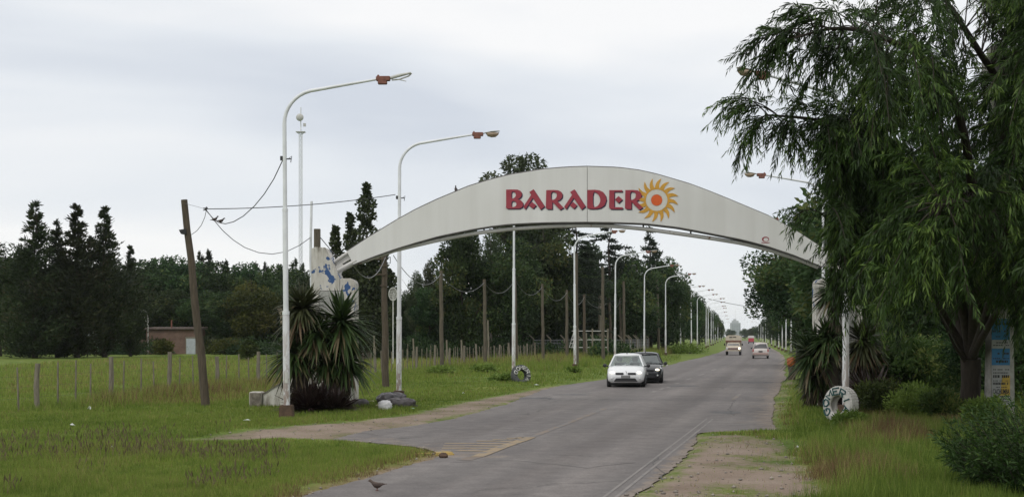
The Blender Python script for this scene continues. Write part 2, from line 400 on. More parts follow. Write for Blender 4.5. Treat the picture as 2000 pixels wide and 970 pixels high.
def ground_mat():
    m, t, b = nodes_of('grassy_ground')
    pos = geo_pos(t)
    n1 = noise(t, 0.55, 5, 0.6, pos); n2 = noise(t, 7.0, 5, 0.7, pos); n3 = noise(t, 0.28, 4, 0.6, pos); n4 = noise(t, 30.0, 3, 0.7, pos)
    g = ramp(t, [(0.25, (0.084, 0.126, 0.023)), (0.5, (0.132, 0.185, 0.038)), (0.75, (0.20, 0.23, 0.062))]); t.links.new(n1.outputs['Fac'], g.inputs[0])
    g2 = ramp(t, [(0.25, (0.55, 0.6, 0.5)), (0.75, (1.4, 1.32, 1.3))]); t.links.new(n2.outputs['Fac'], g2.inputs[0])
    c = mixc(t, 1.0, g.outputs[0], g2.outputs[0], 'MULTIPLY')
    g3 = ramp(t, [(0.3, (0.72, 0.82, 0.7)), (0.55, (1, 1, 1)), (0.72, (1.35, 1.2, 1.3))]); t.links.new(n3.outputs['Fac'], g3.inputs[0]); c = mixc(t, 1.0, c, g3.outputs[0], 'MULTIPLY')
    dr = ramp(t, [(0.25, (0.14, 0.105, 0.045)), (0.75, (0.23, 0.175, 0.08))]); t.links.new(n2.outputs['Fac'], dr.inputs[0])
    def mask(name, nz, lo, hi):
        ad = t.nodes.new('ShaderNodeMath'); ad.operation = 'ADD'; t.links.new(attr(t, name), ad.inputs[0]); t.links.new(nz, ad.inputs[1])
        r = ramp(t, [(0, (0, 0, 0)), (1, (1, 1, 1))]); mr = t.nodes.new('ShaderNodeMapRange'); mr.inputs['From Min'].default_value = lo; mr.inputs['From Max'].default_value = hi
        t.links.new(ad.outputs[0], mr.inputs['Value']); return mr.outputs[0]
    c = mixc(t, mask('dry', n1.outputs['Fac'], 0.75, 1.35), c, dr.outputs[0])
    so_ = ramp(t, [(0.25, (0.165, 0.122, 0.092)), (0.5, (0.245, 0.19, 0.15)), (0.8, (0.32, 0.262, 0.215))]); t.links.new(n1.outputs['Fac'], so_.inputs[0])
    s2 = ramp(t, [(0.2, (0.7, 0.7, 0.7)), (0.8, (1.25, 1.25, 1.25))]); t.links.new(n4.outputs['Fac'], s2.inputs[0])
    soil = mixc(t, 1.0, so_.outputs[0], s2.outputs[0], 'MULTIPLY')
    nn = t.nodes.new('ShaderNodeMath'); nn.operation = 'MULTIPLY_ADD'; nn.inputs[1].default_value = 0.6; t.links.new(n2.outputs['Fac'], nn.inputs[0])
    n1h = t.nodes.new('ShaderNodeMath'); n1h.operation = 'MULTIPLY'; n1h.inputs[1].default_value = 0.4; t.links.new(n1.outputs['Fac'], n1h.inputs[0]); t.links.new(n1h.outputs[0], nn.inputs[2])
    c = mixc(t, mask('dirt', nn.outputs[0], 0.9, 1.12), c, soil)
    t.links.new(c, b.inputs['Base Color']); b.inputs['Roughness'].default_value = 0.95; b.inputs['Specular IOR Level'].default_value = 0.15
    bump(t, b, n2.outputs['Fac'], 0.6, 0.05)
    return m
M['ground'] = ground_mat()
M['line_white'] = worn_paint('line_white', (0.232, 0.212, 0.198), (0.15, 0.145, 0.145), 3.0, 0.43, 0.8, (1, 1, 1))
M['line_yellow'] = worn_paint('line_yellow', (0.31, 0.235, 0.145), (0.15, 0.145, 0.145), 3.0, 0.43, 0.8, (1, 1, 1))
M['line_faded'] = worn_paint('line_faded', (0.21, 0.165, 0.13), (0.15, 0.145, 0.145), 2.0, 0.5, 0.8, (1, 1, 1))

M['grass_blade'] = leaf_mat('grass_blade', (0.092, 0.148, 0.023), (0.262, 0.330, 0.066), (0.36, 0.27, 0.13), 0.3, 0.6, 0.2)
M['willow_leaf'] = leaf_mat('willow_leaf', (0.008, 0.021, 0.004), (0.050, 0.098, 0.017), (0.115, 0.18, 0.036), 0.2, 0.5, 0.25)
M['conifer_leaf'] = leaf_mat('conifer_leaf', (0.013, 0.021, 0.009), (0.034, 0.050, 0.018), (0.05, 0.045, 0.022), 0.15)
M['cedar_leaf'] = leaf_mat('cedar_leaf', (0.018, 0.028, 0.018), (0.036, 0.052, 0.032), None, 0.15)
M['forest_leaf'] = leaf_mat('forest_leaf', (0.015, 0.031, 0.013), (0.058, 0.098, 0.034), (0.10, 0.115, 0.035), 0.28)
M['olive_leaf'] = leaf_mat('olive_leaf', (0.03, 0.045, 0.012), (0.10, 0.105, 0.024), (0.13, 0.12, 0.035), 0.25)
M['poplar_leaf'] = leaf_mat('poplar_leaf', (0.032, 0.045, 0.020), (0.070, 0.088, 0.038), (0.10, 0.10, 0.05), 0.22)
M['gum_leaf'] = leaf_mat('gum_leaf', (0.030, 0.042, 0.020), (0.062, 0.080, 0.036), (0.09, 0.10, 0.05), 0.2)
M['bush_leaf'] = leaf_mat('bush_leaf', (0.030, 0.055, 0.016), (0.072, 0.115, 0.030), (0.13, 0.15, 0.04), 0.28)
M['clump_leaf'] = leaf_mat('clump_leaf', (0.09, 0.15, 0.025), (0.20, 0.28, 0.06), None, 0.3, 0.6, 0.2)
M['feather_leaf'] = leaf_mat('feather_leaf', (0.008, 0.022, 0.005), (0.036, 0.075, 0.016), (0.10, 0.16, 0.035), 0.2, 0.55, 0.2)
M['yucca_leaf'] = leaf_mat('yucca_leaf', (0.014, 0.032, 0.010), (0.055, 0.092, 0.026), (0.15, 0.12, 0.065), 0.12, 0.5, 0.25)
M['yucca_brown'] = leaf_mat('yucca_brown', (0.024, 0.028, 0.012), (0.060, 0.068, 0.028), (0.14, 0.095, 0.055), 0.12, 0.5, 0.25)
M['flax_leaf'] = leaf_mat('flax_leaf', (0.020, 0.012, 0.011), (0.045, 0.028, 0.024), (0.12, 0.09, 0.075), 0.1, 0.45, 0.4)
M['skirt_leaf'] = leaf_mat('skirt_leaf', (0.045, 0.035, 0.026), (0.09, 0.072, 0.052), (0.18, 0.15, 0.11), 0.1, 0.8, 0.2)

# ---------------------------------------------------------------- the setting: ground, road, markings, grass
def tab(px):
    a = [G(*p) for p in px]; return np.array([p.y for p in a]), np.array([p.x for p in a])
LD, LX = tab([(640,957),(720,936),(800,911),(850,899),(872,891),(880,886),(862,883),(816,873),(765,868.5),(711,864),(660,860.5),(652,858),(711,843),(803,832),
              (884,818),(938,802),(981,791),(1019,778),(1060,763),(1097,753),(1160,744),(1235,730),(1296,716),(1330,707),(1385,694),(1410,686),(1428,675),(1444,662)])
RD, RX = tab([(1278,948),(1297,934),(1321,910),(1343,872),(1359,846),(1420,842.5),(1510,840),(1505,813),(1513,780),(1521,756),(1532,740),(1533,715),(1532,699),(1526,690),(1515,684),(1498,675),(1460,662)])
WD, WX = tab([(1195,970),(1290,895),(1385,820),(1439,775),(1475,745),(1495,720),(1502,700),(1495,690),(1485,680),(1455,662)])
def ext(D, d, x):
    D = np.asarray(D, float); r = np.interp(D, d, x)
    s0 = (x[1] - x[0]) / (d[1] - d[0]); r = np.where(D < d[0], x[0] + (D - d[0]) * s0, r)
    s1 = (x[-1] - x[-2]) / (d[-1] - d[-2]); return np.where(D > d[-1], x[-1] + (D - d[-1]) * s1, r)
def edge_noise(D, k):
    return (vnoise(D, D * 0 + k, 0.23, 3) - 0.5) * 0.30 + (vnoise(D, D * 0 + k, 1.1, 4) - 0.5) * 0.10 + (vnoise(D, D * 0 + k, 4.7, 5) - 0.5) * 0.10
def road_l(D): return ext(D, LD, LX) + edge_noise(np.asarray(D, float), 1.3)
def road_r(D): return ext(D, RD, RX) + edge_noise(np.asarray(D, float), 7.7)
def road_w(D): return ext(D, WD, WX)
def road_sdf(x, y): return np.maximum(road_l(y) - x, x - road_r(y))
ROAD_Z = 0.02
Ds = np.concatenate([np.arange(-12, 17, 1.0), np.arange(17, 45, 0.12), np.arange(45, 90, 0.5), 90 * 1.03 ** np.arange(0, 110)])
nc = 22
rows = []; uvs = []; wr = []
for D, xl, xr, xw in zip(Ds, road_l(Ds), road_r(Ds), road_w(Ds)):
    t_ = np.linspace(0, 1, nc); t_ = 0.5 - 0.5 * np.cos(np.pi * t_) ; xs = xl + (xr - xl) * t_
    rows.append(np.stack([xs, np.full(nc, D), np.full(nc, ROAD_Z)], 1)); uvs.append(np.stack([xs - xw, np.full(nc, D)], 1))
    el = np.exp(-(xs - xl) / 0.9) * 0.34 + np.exp(-(xr - xs) / 0.7) * 0.34 + np.where(xs - xw > 0.2, 0.22, 0)
    if 24.5 < D < 29.5: el = el + np.exp(-np.abs(xs - xl - 1.0) / 1.2) * 0.3
    wr.append(el)
V = np.concatenate(rows); nr = len(Ds)
ii = (np.arange(nr - 1)[:, None] * nc + np.arange(nc - 1)[None]).ravel()
Fq = np.stack([ii, ii + 1, ii + nc + 1, ii + nc], 1)
setting('road', np_mesh('road', V, Fq, M['asphalt'], {'worn': np.concatenate(wr)}, uv=np.concatenate(uvs)))

def poly_mask(x, y, poly):
    inside = np.zeros(x.shape, bool); n = len(poly)
    for i in range(n):
        x1, y1 = poly[i]; x2, y2 = poly[(i + 1) % n]
        if y1 == y2: continue
        c = ((y1 > y) != (y2 > y)) & (x < (x2 - x1) * (y - y1) / (y2 - y1) + x1); inside ^= c
    return inside
def wpoly(px): return [tuple(G(*p)[:2]) for p in px]
DIRT = [wpoly([(320,866),(420,851),(520,841),(600,832),(700,824),(800,810),(870,793),(950,777),(1040,761),(1110,749),(1130,752),(1019,782),(938,806),(803,836),(711,850),(650,866),(560,858),(430,862)]),
        wpoly([(1200,740),(1300,712),(1345,701),(1400,688),(1400,692),(1345,707),(1300,720),(1200,746)]),
        wpoly([(1240,985),(1297,934),(1322,912),(1345,880),(1360,852),(1440,851),(1510,856),(1555,872),(1575,900),(1600,930),(1650,985)]),
        wpoly([(1430,882),(1470,872),(1530,877),(1545,886),(1500,893),(1440,891)]),
        wpoly([(1350,872),(1362,852),(1390,850),(1385,866),(1400,880),(1370,898),(1345,892)]),
        wpoly([(1525,756),(1565,752),(1548,738),(1532,733)]), wpoly([(1500,845),(1530,845),(1540,810),(1545,780),(1548,760),(1522,756),(1512,780),(1504,813)]), wpoly([(1528,735),(1550,728),(1548,705),(1536,690),(1526,690)]),
        wpoly([(550,985),(640,962),(760,932),(830,914),(845,918),(660,970),(640,985)])]
DRY = [(wpoly([(150,803),(300,792),(420,790),(520,775),(640,762),(640,745),(500,752),(300,770),(180,790)]), 0.52),
       (wpoly([(640,728),(860,722),(1000,716),(1110,712),(1180,703),(1330,693),(1330,688),(640,690)]), 0.42),
       (wpoly([(0,930),(120,880),(330,862),(420,866),(330,900),(230,930),(0,970)]), 0.27),
       (wpoly([(1300,985),(1340,880),(1365,850),(1500,845),(1640,900),(1700,985)]), 0.36),
       (wpoly([(1660,850),(1760,760),(1880,770),(1900,840),(1800,900),(1690,985),(1600,985),(1560,880)]), 0.14),
       (wpoly([(1690,878),(1710,850),(1780,842),(1790,858),(1740,886)]), 0.55), (wpoly([(1770,812),(1780,788),(1850,785),(1865,812),(1830,824)]), 0.55), (wpoly([(1600,930),(1700,905),(1760,930),(1700,965)]), 0.5), (wpoly([(1660,820),(1690,790),(1740,800),(1720,830)]), 0.5),
       (wpoly([(1505,840),(1503,800),(1520,755),(1560,750),(1560,800),(1560,840)]), 0.4),
       (wpoly([(560,985),(700,932),(840,895),(868,884),(868,876),(820,882),(700,915),(520,985)]), 0.6),
       (wpoly([(0,775),(480,735),(640,720),(640,700),(0,702)]), 0.34)]
gx = np.concatenate([-30 - 2.0 * 1.17 ** np.arange(44, -1, -1), np.arange(-30, 18, 0.25), np.arange(18, 48, 0.6), 48 + 2.0 * 1.17 ** np.arange(0, 45)])
gy = np.concatenate([np.array([-400., -150, -60, -25, -10, 0, 6, 10, 12.5]), np.arange(14, 64, 0.25), 64 * 1.025 ** np.arange(0, 60), 64 * 1.025 ** 60 * 1.12 ** np.arange(1, 24)])
GX, GY = np.meshgrid(gx, gy)
def smooth2(a, n=2):
    for _ in range(n):
        p = np.pad(a, 1, mode='edge'); a = (p[1:-1, 1:-1] * 2 + p[:-2, 1:-1] + p[2:, 1:-1] + p[1:-1, :-2] + p[1:-1, 2:]) / 6
    return a
dirt = np.zeros(GX.shape); dry = np.zeros(GX.shape)
for p in DIRT: dirt = np.maximum(dirt, poly_mask(GX, GY, p))
for p, v in DRY: dry = np.maximum(dry, poly_mask(GX, GY, p) * v)
sdf = road_sdf(GX, GY)
dirt = smooth2(dirt, 3) * np.where((GX > 0) & (GY < 36), 0.60, 0.62) + np.where((GX > 0) & (GY < 36), (fbm(GX, GY, 0.9, 61) - 0.5) * 0.6, 0) * smooth2(dirt, 3)
dirt = np.maximum(dirt, np.where(GY > 60, np.exp(-np.maximum(sdf, 0) / 1.2) * 0.45, np.exp(-np.maximum(sdf, 0) / 0.55) * 0.52))
dry = smooth2(dry, 4)
dry = np.maximum(dry, np.where((GY < 26.5) & (GX < 0), np.exp(-np.maximum(sdf, 0) / 0.55) * 0.85, 0))
bumpz = (fbm(GX, GY, 0.35, 9) - 0.5) * 0.14 * np.clip(sdf / 2.0, 0, 1) + (fbm(GX, GY, 1.7, 19) - 0.5) * 0.05 * np.clip(sdf / 0.8, 0, 1)
rise = 0.55 * np.clip((GX - (road_r(GY) + 2.0)) / 7, 0, 1) ** 1.3 * np.clip((GY - 5) / 12, 0, 1) * (GY < 70) * np.clip((70 - GY) / 20, 0, 1)
GZ = np.clip(sdf * 0.25, -0.06, 0.035) + bumpz + rise * 0.5
def at_grid(A, x, y):
    i = np.clip(np.searchsorted(gy, y) - 1, 0, len(gy) - 2); j = np.clip(np.searchsorted(gx, x) - 1, 0, len(gx) - 2)
    fy = (y - gy[i]) / (gy[i + 1] - gy[i]); fx = (x - gx[j]) / (gx[j + 1] - gx[j])
    return (A[i, j] * (1 - fx) + A[i, j + 1] * fx) * (1 - fy) + (A[i + 1, j] * (1 - fx) + A[i + 1, j + 1] * fx) * fy
def gz(x, y): return float(at_grid(GZ, np.array([x]), np.array([y]))[0])
ny, nx = GX.shape
ii = (np.arange(ny - 1)[:, None] * nx + np.arange(nx - 1)[None]).ravel()
Fg = np.stack([ii, ii + 1, ii + nx + 1, ii + nx], 1)
setting('ground', np_mesh('ground', np.stack([GX.ravel(), GY.ravel(), GZ.ravel()], 1), Fg, M['ground'], {'dirt': dirt.ravel(), 'dry': dry.ravel()}, smooth=True))

# painted markings, thin sheets on the asphalt
def strip(pts, width, z=ROAD_Z + 0.005, breakup=0.0):
    m = MB(); pts = [Vector(p) for p in pts]
    for a, b in zip(pts[:-1], pts[1:]):
        d = (b - a).normalized(); n = Vector((d.y, -d.x, 0)) * width / 2
        m.quad((a.x - n.x, a.y - n.y, z), (a.x + n.x, a.y + n.y, z), (b.x + n.x, b.y + n.y, z), (b.x - n.x, b.y - n.y, z))
    return m
def line_pts(off, d0, d1, n): return [(float(road_w(d)) + off, d, 0) for d in np.linspace(d0, d1, n)]
def marking(name, ms, mat):
    m = MB()
    for q in ms: m.add(q.v, q.f)
    return setting(name, m.mesh(name, mat))
marking('edge_line_marking', [strip(line_pts(-0.09, 10, 36.2, 30), 0.05), strip(line_pts(0.09, 10, 36.0, 30), 0.055)], M['line_white'])
marking('centre_line_marking', [strip([G(*p) for p in q], 0.16) for q in ([(1275,766.5),(1279,764)],[(1289,761),(1296,758.5)],[(1303,757),(1308,755.5)],[(1319,749.5),(1326,747.8)],[(1340,742),(1350,739)],[(1366,733),(1376,730)],[(1390,724),(1398,721)])], M['line_white'])
marking('faded_centre_line_marking', [strip([G(1038,855), G(1060,846), G(1100,831), G(1150,811), G(1185,797)], 0.16), strip([G(905,900), G(930,893)], 0.3), strip(line_pts(0, 47, 52, 4), 0.16)], M['line_faded'])
hl = [(1010,855.5,1033,855.8),(990,857,1029,857.6),(962,859.5,1021,860.5),(930,862.3,1005,864),(868,867,990,868),(866,872,980,872.5),(863,876.5,972,877),(862,881,962,882.5)]
marking('hatched_island_marking', [strip([G(a, b), G((a + c) / 2, (b + d) / 2 - 0.5), G(c, d)], 0.2) for a, b, c, d in hl], M['line_yellow'])
marking('diagonal_border_marking', [strip([G(932,893.5), G(985,873), G(1036,855.5)], 0.26, ROAD_Z + 0.009)], M['line_yellow'])

def crack(pxs, wdt, seed):
    rr = random.Random(seed); a = [G(*p) for p in pxs]; out_ = []
    for p, q in zip(a[:-1], a[1:]):
        n_ = max(2, int((q - p).length / .35)); out_ += [p.lerp(q, i / n_) + Vector((rr.uniform(-.06, .06), rr.uniform(-.09, .09), 0)) for i in range(n_)]
    return strip(out_ + [a[-1]], wdt, ROAD_Z + 0.003)
M['crack'] = simple('crack', (.085, .081, .079), .95, .3, 4)
marking('road_crack', [crack([(1165,758),(1290,760),(1400,757),(1508,758)], .10, 1), crack([(1160,774),(1290,773),(1430,776),(1505,779)], .07, 2), crack([(1383,813),(1420,810),(1500,812)], .06, 3), crack([(1440,775),(1428,790),(1424,802),(1432,812)], .03, 4),
                       crack([(1395,746),(1460,747),(1510,746)], .12, 5), crack([(1290,736),(1360,738),(1420,736)], .09, 6), crack([(700,848),(900,840),(1060,838)], .03, 7), crack([(1300,940),(1280,905),(1300,880)], .025, 8), crack([(880,905),(1000,900),(1150,915),(1240,905)], .022, 9)], M['crack'])
def blot(px, py, rx, ry, seed):
    rr = random.Random(seed); c = G(px, py); n_ = 16; m = MB(); V_ = [(c.x + rx * math.cos(6.283 * i / n_) * rr.uniform(.7, 1.15), c.y + ry * math.sin(6.283 * i / n_) * rr.uniform(.7, 1.15), ROAD_Z + .0025) for i in range(n_)]
    m.add(V_, [tuple(range(n_))]); return m
M['road_patch'] = simple('road_patch', (.105, .102, .103), .9, .35, 3, bmp=.3)
marking('road_patch', [blot(1418, 806, .55, .8, 1), blot(1470, 747, 1.5, 1.1, 2), blot(1040, 778, .9, .8, 3), blot(1120, 771, .8, .5, 4), blot(1330, 754, .8, 1.0, 5)], M['road_patch'])
# grass: blades gathered in one mesh, thick near the viewer and thinner away
def blades(x, y, h, wd, tint, lean=0.5):
    n = len(x); a = rng.uniform(0, 2 * np.pi, n); z = at_grid(GZ, x, y) - 0.01
    dx, dy = np.cos(a) * wd / 2, np.sin(a) * wd / 2
    la = rng.uniform(0, 2 * np.pi, n); ll = h * lean * rng.uniform(0.1, 1, n)
    V = np.empty((n, 3, 3)); V[:, 0] = np.stack([x - dx, y - dy, z], 1); V[:, 1] = np.stack([x + dx, y + dy, z], 1)
    V[:, 2] = np.stack([x + np.cos(la) * ll, y + np.sin(la) * ll, z + h], 1)
    t = np.repeat(tint, 3)
    return V.reshape(-1, 3), t
def scatter(n, d0, d1, x0px, x1px, p=1.6):
    """n points between two distances, denser near the viewer, inside the wedge the road side shows"""
    u = rng.random(n); D = (d0 ** (1 - p) + u * (d1 ** (1 - p) - d0 ** (1 - p))) ** (1 / (1 - p))
    px = rng.uniform(x0px, x1px, n); return (px - 1000) / F * D, D
GV, GT = [], []
def grow(x, y, hbase, wbase, tall=None, drytint=1.0, keep=None, shift=0.0):
    s = road_sdf(x, y); dm = at_grid(dirt, x, y); dr = at_grid(dry, x, y); nz = fbm(x, y, 0.8, 31); nf = fbm(x, y, 2.6, 41)
    ok = (s > -0.12 * nf) & (rng.random(len(x)) > np.clip((dm + (nf - 0.5) * 0.6 - 0.12) * 3.2, 0, 0.985))
    if keep is not None: ok &= keep(x, y)
    x, y, dm, dr, nz, nf, s = [q[ok] for q in (x, y, dm, dr, nz, nf, s)]
    h = hbase * (0.45 + 1.1 * nz) * (0.6 + 0.8 * rng.random(len(x))) * (1 + 1.8 * dr) * (1 - 0.6 * np.clip(dm * 1.5, 0, 1))
    h *= np.clip(0.45 + s / 1.2, 0.45, 1)
    if tall is not None: h = tall(x, y, h)
    tint = np.clip(-0.28 + 0.5 * fbm(x, y, 0.24, 91) + 0.55 * nf + 0.45 * (fbm(x, y, 6.0, 51) - 0.3) + 0.20 * rng.standard_normal(len(x)) + 0.5 * (rng.random(len(x)) < 0.07) + dr * 0.95 * (rng.random(len(x)) < 0.35 + dr * 0.9) * drytint + dm * 0.3 + shift, 0, 1)
    wd = wbase * (0.6 + 0.8 * rng.random(len(x))) * np.clip(y / 26, 0.6, 4.0)
    v, t = blades(x, y, h, wd, tint); GV.append(v); GT.append(t)
x, y = scatter(330000, 16.5, 34, -60, 1020, 2.0); grow(x, y, 0.085, 0.011)
x, y = scatter(190000, 33, 64, -80, 1260, 2.0); grow(x, y, 0.10, 0.013)
x, y = scatter(120000, 15.5, 34, 1270, 2060, 1.6); grow(x, y, 0.085, 0.012, shift=-0.24, drytint=2.0)  # negative shift paints willow shade into the blades, drytint browns dead ones
x, y = scatter(50000, 33, 62, 1480, 2060, 2.0); grow(x, y, 0.14, 0.014, shift=-0.26, drytint=2.0)  # same willow shade in the blade tint
# tussocks of long weathered grass along the willow side
tc_x, tc_y = scatter(300, 17, 44, 1560, 2040, 1.2)
x = (tc_x[:, None] + rng.normal(0, 0.16, (300, 110))).ravel(); y = (tc_y[:, None] + rng.normal(0, 0.2, (300, 110))).ravel()
grow(x, y, 0.22, 0.011, shift=-0.22, drytint=2.4, keep=lambda a, b: road_sdf(a, b) > 1.6)  # tint lowered for willow shade as well as browned
# brown dead tussocks in the rough grass by the willow
tc = [(rng.uniform(a, b), rng.uniform(c_, d_)) for a, b, c_, d_, k_ in ((1665, 1800, 838, 880, 24), (1765, 1875, 782, 815, 26), (1655, 1740, 790, 825, 14), (1600, 1760, 905, 955, 14), (1840, 1900, 825, 850, 8)) for _ in range(k_)]
tcx = np.array([G(*p).x for p in tc]); tcy = np.array([G(*p).y for p in tc]); nt0 = len(tc)
x = (tcx[:, None] + rng.normal(0, .17, (nt0, 170))).ravel(); y = (tcy[:, None] + rng.normal(0, .2, (nt0, 170))).ravel()
v, tt_ = blades(x, y, rng.uniform(.10, .34, len(x)), rng.uniform(.009, .016, len(x)) * np.clip(y / 26, .7, 2), np.clip(rng.normal(.97, .07, len(x)), 0, 1), 1.0); GV.append(v); GT.append(tt_)
# weedy strip beyond the field fence and along the cable poles
x, y = scatter(90000, 62, 150, -60, 1330, 1.3); grow(x, y, 0.16, 0.012, keep=lambda a, b: (a > -40))
FENCE_X = lambda D: -23.0 + 0.2 * D
n = 70000; D = rng.uniform(39, 130, n); x = FENCE_X(D) + rng.normal(0.3, 0.9, n); x += np.where(D > 60, np.abs(rng.normal(0, 1.8, n)), 0)
grow(x, D, 0.23, 0.012, drytint=1.2)
n = 26000; D = rng.uniform(84, 190, n); x = road_l(D) - 5.5 - np.abs(rng.normal(0, 5.0, n)); grow(x, D, 0.42, 0.012, drytint=1.3)
n = 16000; D = rng.uniform(55, 190, n); x = road_r(D) + 0.8 + np.abs(rng.normal(0, 3.5, n)); grow(x, D, 0.3, 0.012)
GV = np.concatenate(GV); GT = np.concatenate(GT)
g = setting('grass', np_mesh('grass', GV, np.arange(len(GV)).reshape(-1, 3), M['grass_blade'], {'tint': GT}), 'stuff')

# dark seed stalks standing in the near verge
n = 2600; x, y = scatter(n, 18, 31, -40, 560, 1.5); nz = fbm(x, y, 0.45, 77); k = (nz > 0.55) & (road_sdf(x, y) > 1.5) & (at_grid(dirt, x, y) < 0.2); x, y = x[k], y[k]; n = len(x)
h = rng.uniform(0.12, 0.30, n); z0 = at_grid(GZ, x, y); la = rng.uniform(0, 6.28, n); ln = h * rng.uniform(0.05, 0.5, n)
tipx, tipy = x + np.cos(la) * ln, y + np.sin(la) * ln
V = np.empty((n, 7, 3)); wds = 0.006
V[:, 0] = np.stack([x - wds, y, z0], 1); V[:, 1] = np.stack([x + wds, y, z0], 1); V[:, 2] = np.stack([tipx, tipy, z0 + h], 1)
V[:, 3] = np.stack([x * .45 + tipx * .55 , y * .45 + tipy * .55, z0 + h * .6], 1); V[:, 4] = np.stack([tipx - .012, tipy, z0 + h * .85], 1); V[:, 5] = np.stack([tipx + (tipx - x) * .25, tipy, z0 + h * 1.15], 1); V[:, 6] = np.stack([tipx + .012, tipy, z0 + h * .85], 1)
o7 = np.arange(n)[:, None] * 7
T = np.concatenate([o7 + np.array([0, 1, 2]), o7 + np.array([3, 6, 5]), o7 + np.array([3, 5, 4])])
M['seed_stalk'] = simple('seed_stalk', (0.115, 0.095, 0.045), 0.9, 0.4, 4)
setting('weeds', np_mesh('weeds', V.reshape(-1, 3), T, M['seed_stalk']), 'stuff')
# loose stones on the bare shoulders
n = 2600; sel = rng.integers(0, 2, n)
xa, ya = scatter(n, 17, 60, 300, 1720, 1.6); k = (at_grid(dirt, xa, ya) > 0.28) & (road_sdf(xa, ya) > -0.12); xa, ya = xa[k], ya[k]; n = len(xa)
r = rng.gamma(2.0, 0.008, n) + 0.006; r = np.minimum(r, 0.045); octv = np.array([(1, 0, 0), (-1, 0, 0), (0, 1, 0), (0, -1, 0), (0, 0, .7), (0, 0, -.7)], float)
V = octv[None] * r[:, None, None] * rng.uniform(0.6, 1.2, (n, 6, 1)); V += np.stack([xa, ya, np.maximum(at_grid(GZ, xa, ya), np.where(road_sdf(xa, ya) < 0, ROAD_Z, -1)) + r * 0.3], 1)[:, None]
of = np.array([(0, 2, 4), (2, 1, 4), (1, 3, 4), (3, 0, 4), (2, 0, 5), (1, 2, 5), (3, 1, 5), (0, 3, 5)])
T = (np.arange(n)[:, None, None] * 6 + of[None]).reshape(-1, 3)
M['stone'] = simple('stone', (0.25, 0.22, 0.19), 0.95, 0.5, 1.5)
setting('gravel', np_mesh('gravel', V.reshape(-1, 3), T, M['stone']), 'stuff')

# ---------------------------------------------------------------- the gateway arch and its pillars
AD = 42.0                                 # distance of the arch
S = F / AD                                # photo pixels per metre there
A0 = P(1147, 656, AD); A0.z = 0.0         # arch origin on the ground under its crown
def AX(px, py): return ((px - 1147) / S, HC - (py - HY) / S)     # (x, z) local to the arch
top_px = [(677.6,490.8),(720,463),(774,430),(812,409),(853,389.8),(914.8,364),(955,351.5),(995,341.5),(1059.5,330.8),(1105,327),(1147,325.5),(1208,327.5),(1250,333),(1283.6,340.5),(1348,359.4),(1387,374),(1424,389),(1502,421.5),(1556,451),(1610,486),(1618,491)]
bot_px = [(689.7,515.8),(730,500),(772.8,485),(812,473),(855.8,460.8),(890,453.5),(928,446),(960,441),(995,437),(1035,434.8),(1075.6,433.5),(1147,432.8),(1205,433.5),(1262,435.8),(1324,443),(1360,449.5),(1397,456.6),(1450,467),(1499.6,480),(1550,497),(1596.8,516),(1606,520)]
def resample(pts, n, x0=None, x1=None):
    a = np.array([AX(*p) for p in pts]); s = np.concatenate([[0], np.cumsum(np.hypot(*np.diff(a, axis=0).T))])
    t = np.linspace(0, s[-1], n); return np.stack([np.interp(t, s, a[:, 0]), np.interp(t, s, a[:, 1])], 1)
tp, bp = resample(top_px, 61), resample(bot_px, 61)
kc = int(np.argmin(np.abs((tp[:, 0] + bp[:, 0]) / 2)))
tp[kc, 0] = bp[kc, 0] = 0.0
arch = thing('entrance_arch', 'long white curved arch panel spanning the road with red town name and sun', 'arch', A0)
def panel(i0, i1, gap):
    m = MB(); n = i1 - i0 + 1
    for yy in (0.0, 0.42):
        for i in range(i0, i1 + 1):
            gx_ = gap if i == kc else 0.0
            m.v += [(tp[i, 0] + gx_, yy, tp[i, 1]), (bp[i, 0] + gx_, yy, bp[i, 1])]
    o = 2 * n
    for i in range(n - 1):
        a = 2 * i; m.f += [(a, a + 1, a + 3, a + 2), (o + a + 2, o + a + 3, o + a + 1, o + a), (a, a + 2, o + a + 2, o + a), (a + 3, a + 1, o + a + 1, o + a + 3)]
    m.f += [(1, 0, o, o + 1), (2 * n - 2, 2 * n - 1, o + 2 * n - 1, o + 2 * n - 2)]
    return m.mesh('panel', M['panel'])
link('panel', panel(0, kc, -0.008), arch); link('panel', panel(kc, 60, 0.008), arch)
m = MB(); m.box((0, 0.2, (tp[kc, 1] + bp[kc, 1]) / 2), (0.02, 0.3, tp[kc, 1] - bp[kc, 1] - 0.05)); link('centre_seam', m.mesh('seam', M['panel_edge']), arch)
# thin folded rims along top and underside
m = MB(); m.tube([(p[0], 0.21, p[1] + 0.03) for p in tp], 0.028, 6); link('top_rim', m.mesh('rim', M['panel_edge']), arch)
m = MB()
for i in range(60):
    m.quad((bp[i, 0], -0.002, bp[i, 1] - 0.035), (bp[i + 1, 0], -0.002, bp[i + 1, 1] - 0.035), (bp[i + 1, 0], 0.41, bp[i + 1, 1] - 0.035), (bp[i, 0], 0.41, bp[i, 1] - 0.035))
    m.quad((bp[i, 0], -0.002, bp[i, 1] - 0.035), (bp[i + 1, 0], -0.002, bp[i + 1, 1] - 0.035), (bp[i + 1, 0], -0.002, bp[i + 1, 1] - 0.004), (bp[i, 0], -0.002, bp[i, 1] - 0.004))
link('bottom_rim', m.mesh('rim', M['panel_edge']), arch)
tube_px = [(700,512),(772,487.5),(855,468),(928,454.5),(995,446.5),(1075,441),(1147,439.3),(1205,441),(1262,446.5),(1324,455),(1397,465.5),(1450,474),(1499,486),(1560,505),(1600,521)]
tq = resample(tube_px, 50)
m = MB(); m.tube([(p[0], 0.16, p[1]) for p in tq], 0.066, 10); link('lower_tube', m.mesh('tube', M['white_steel'], True), arch)
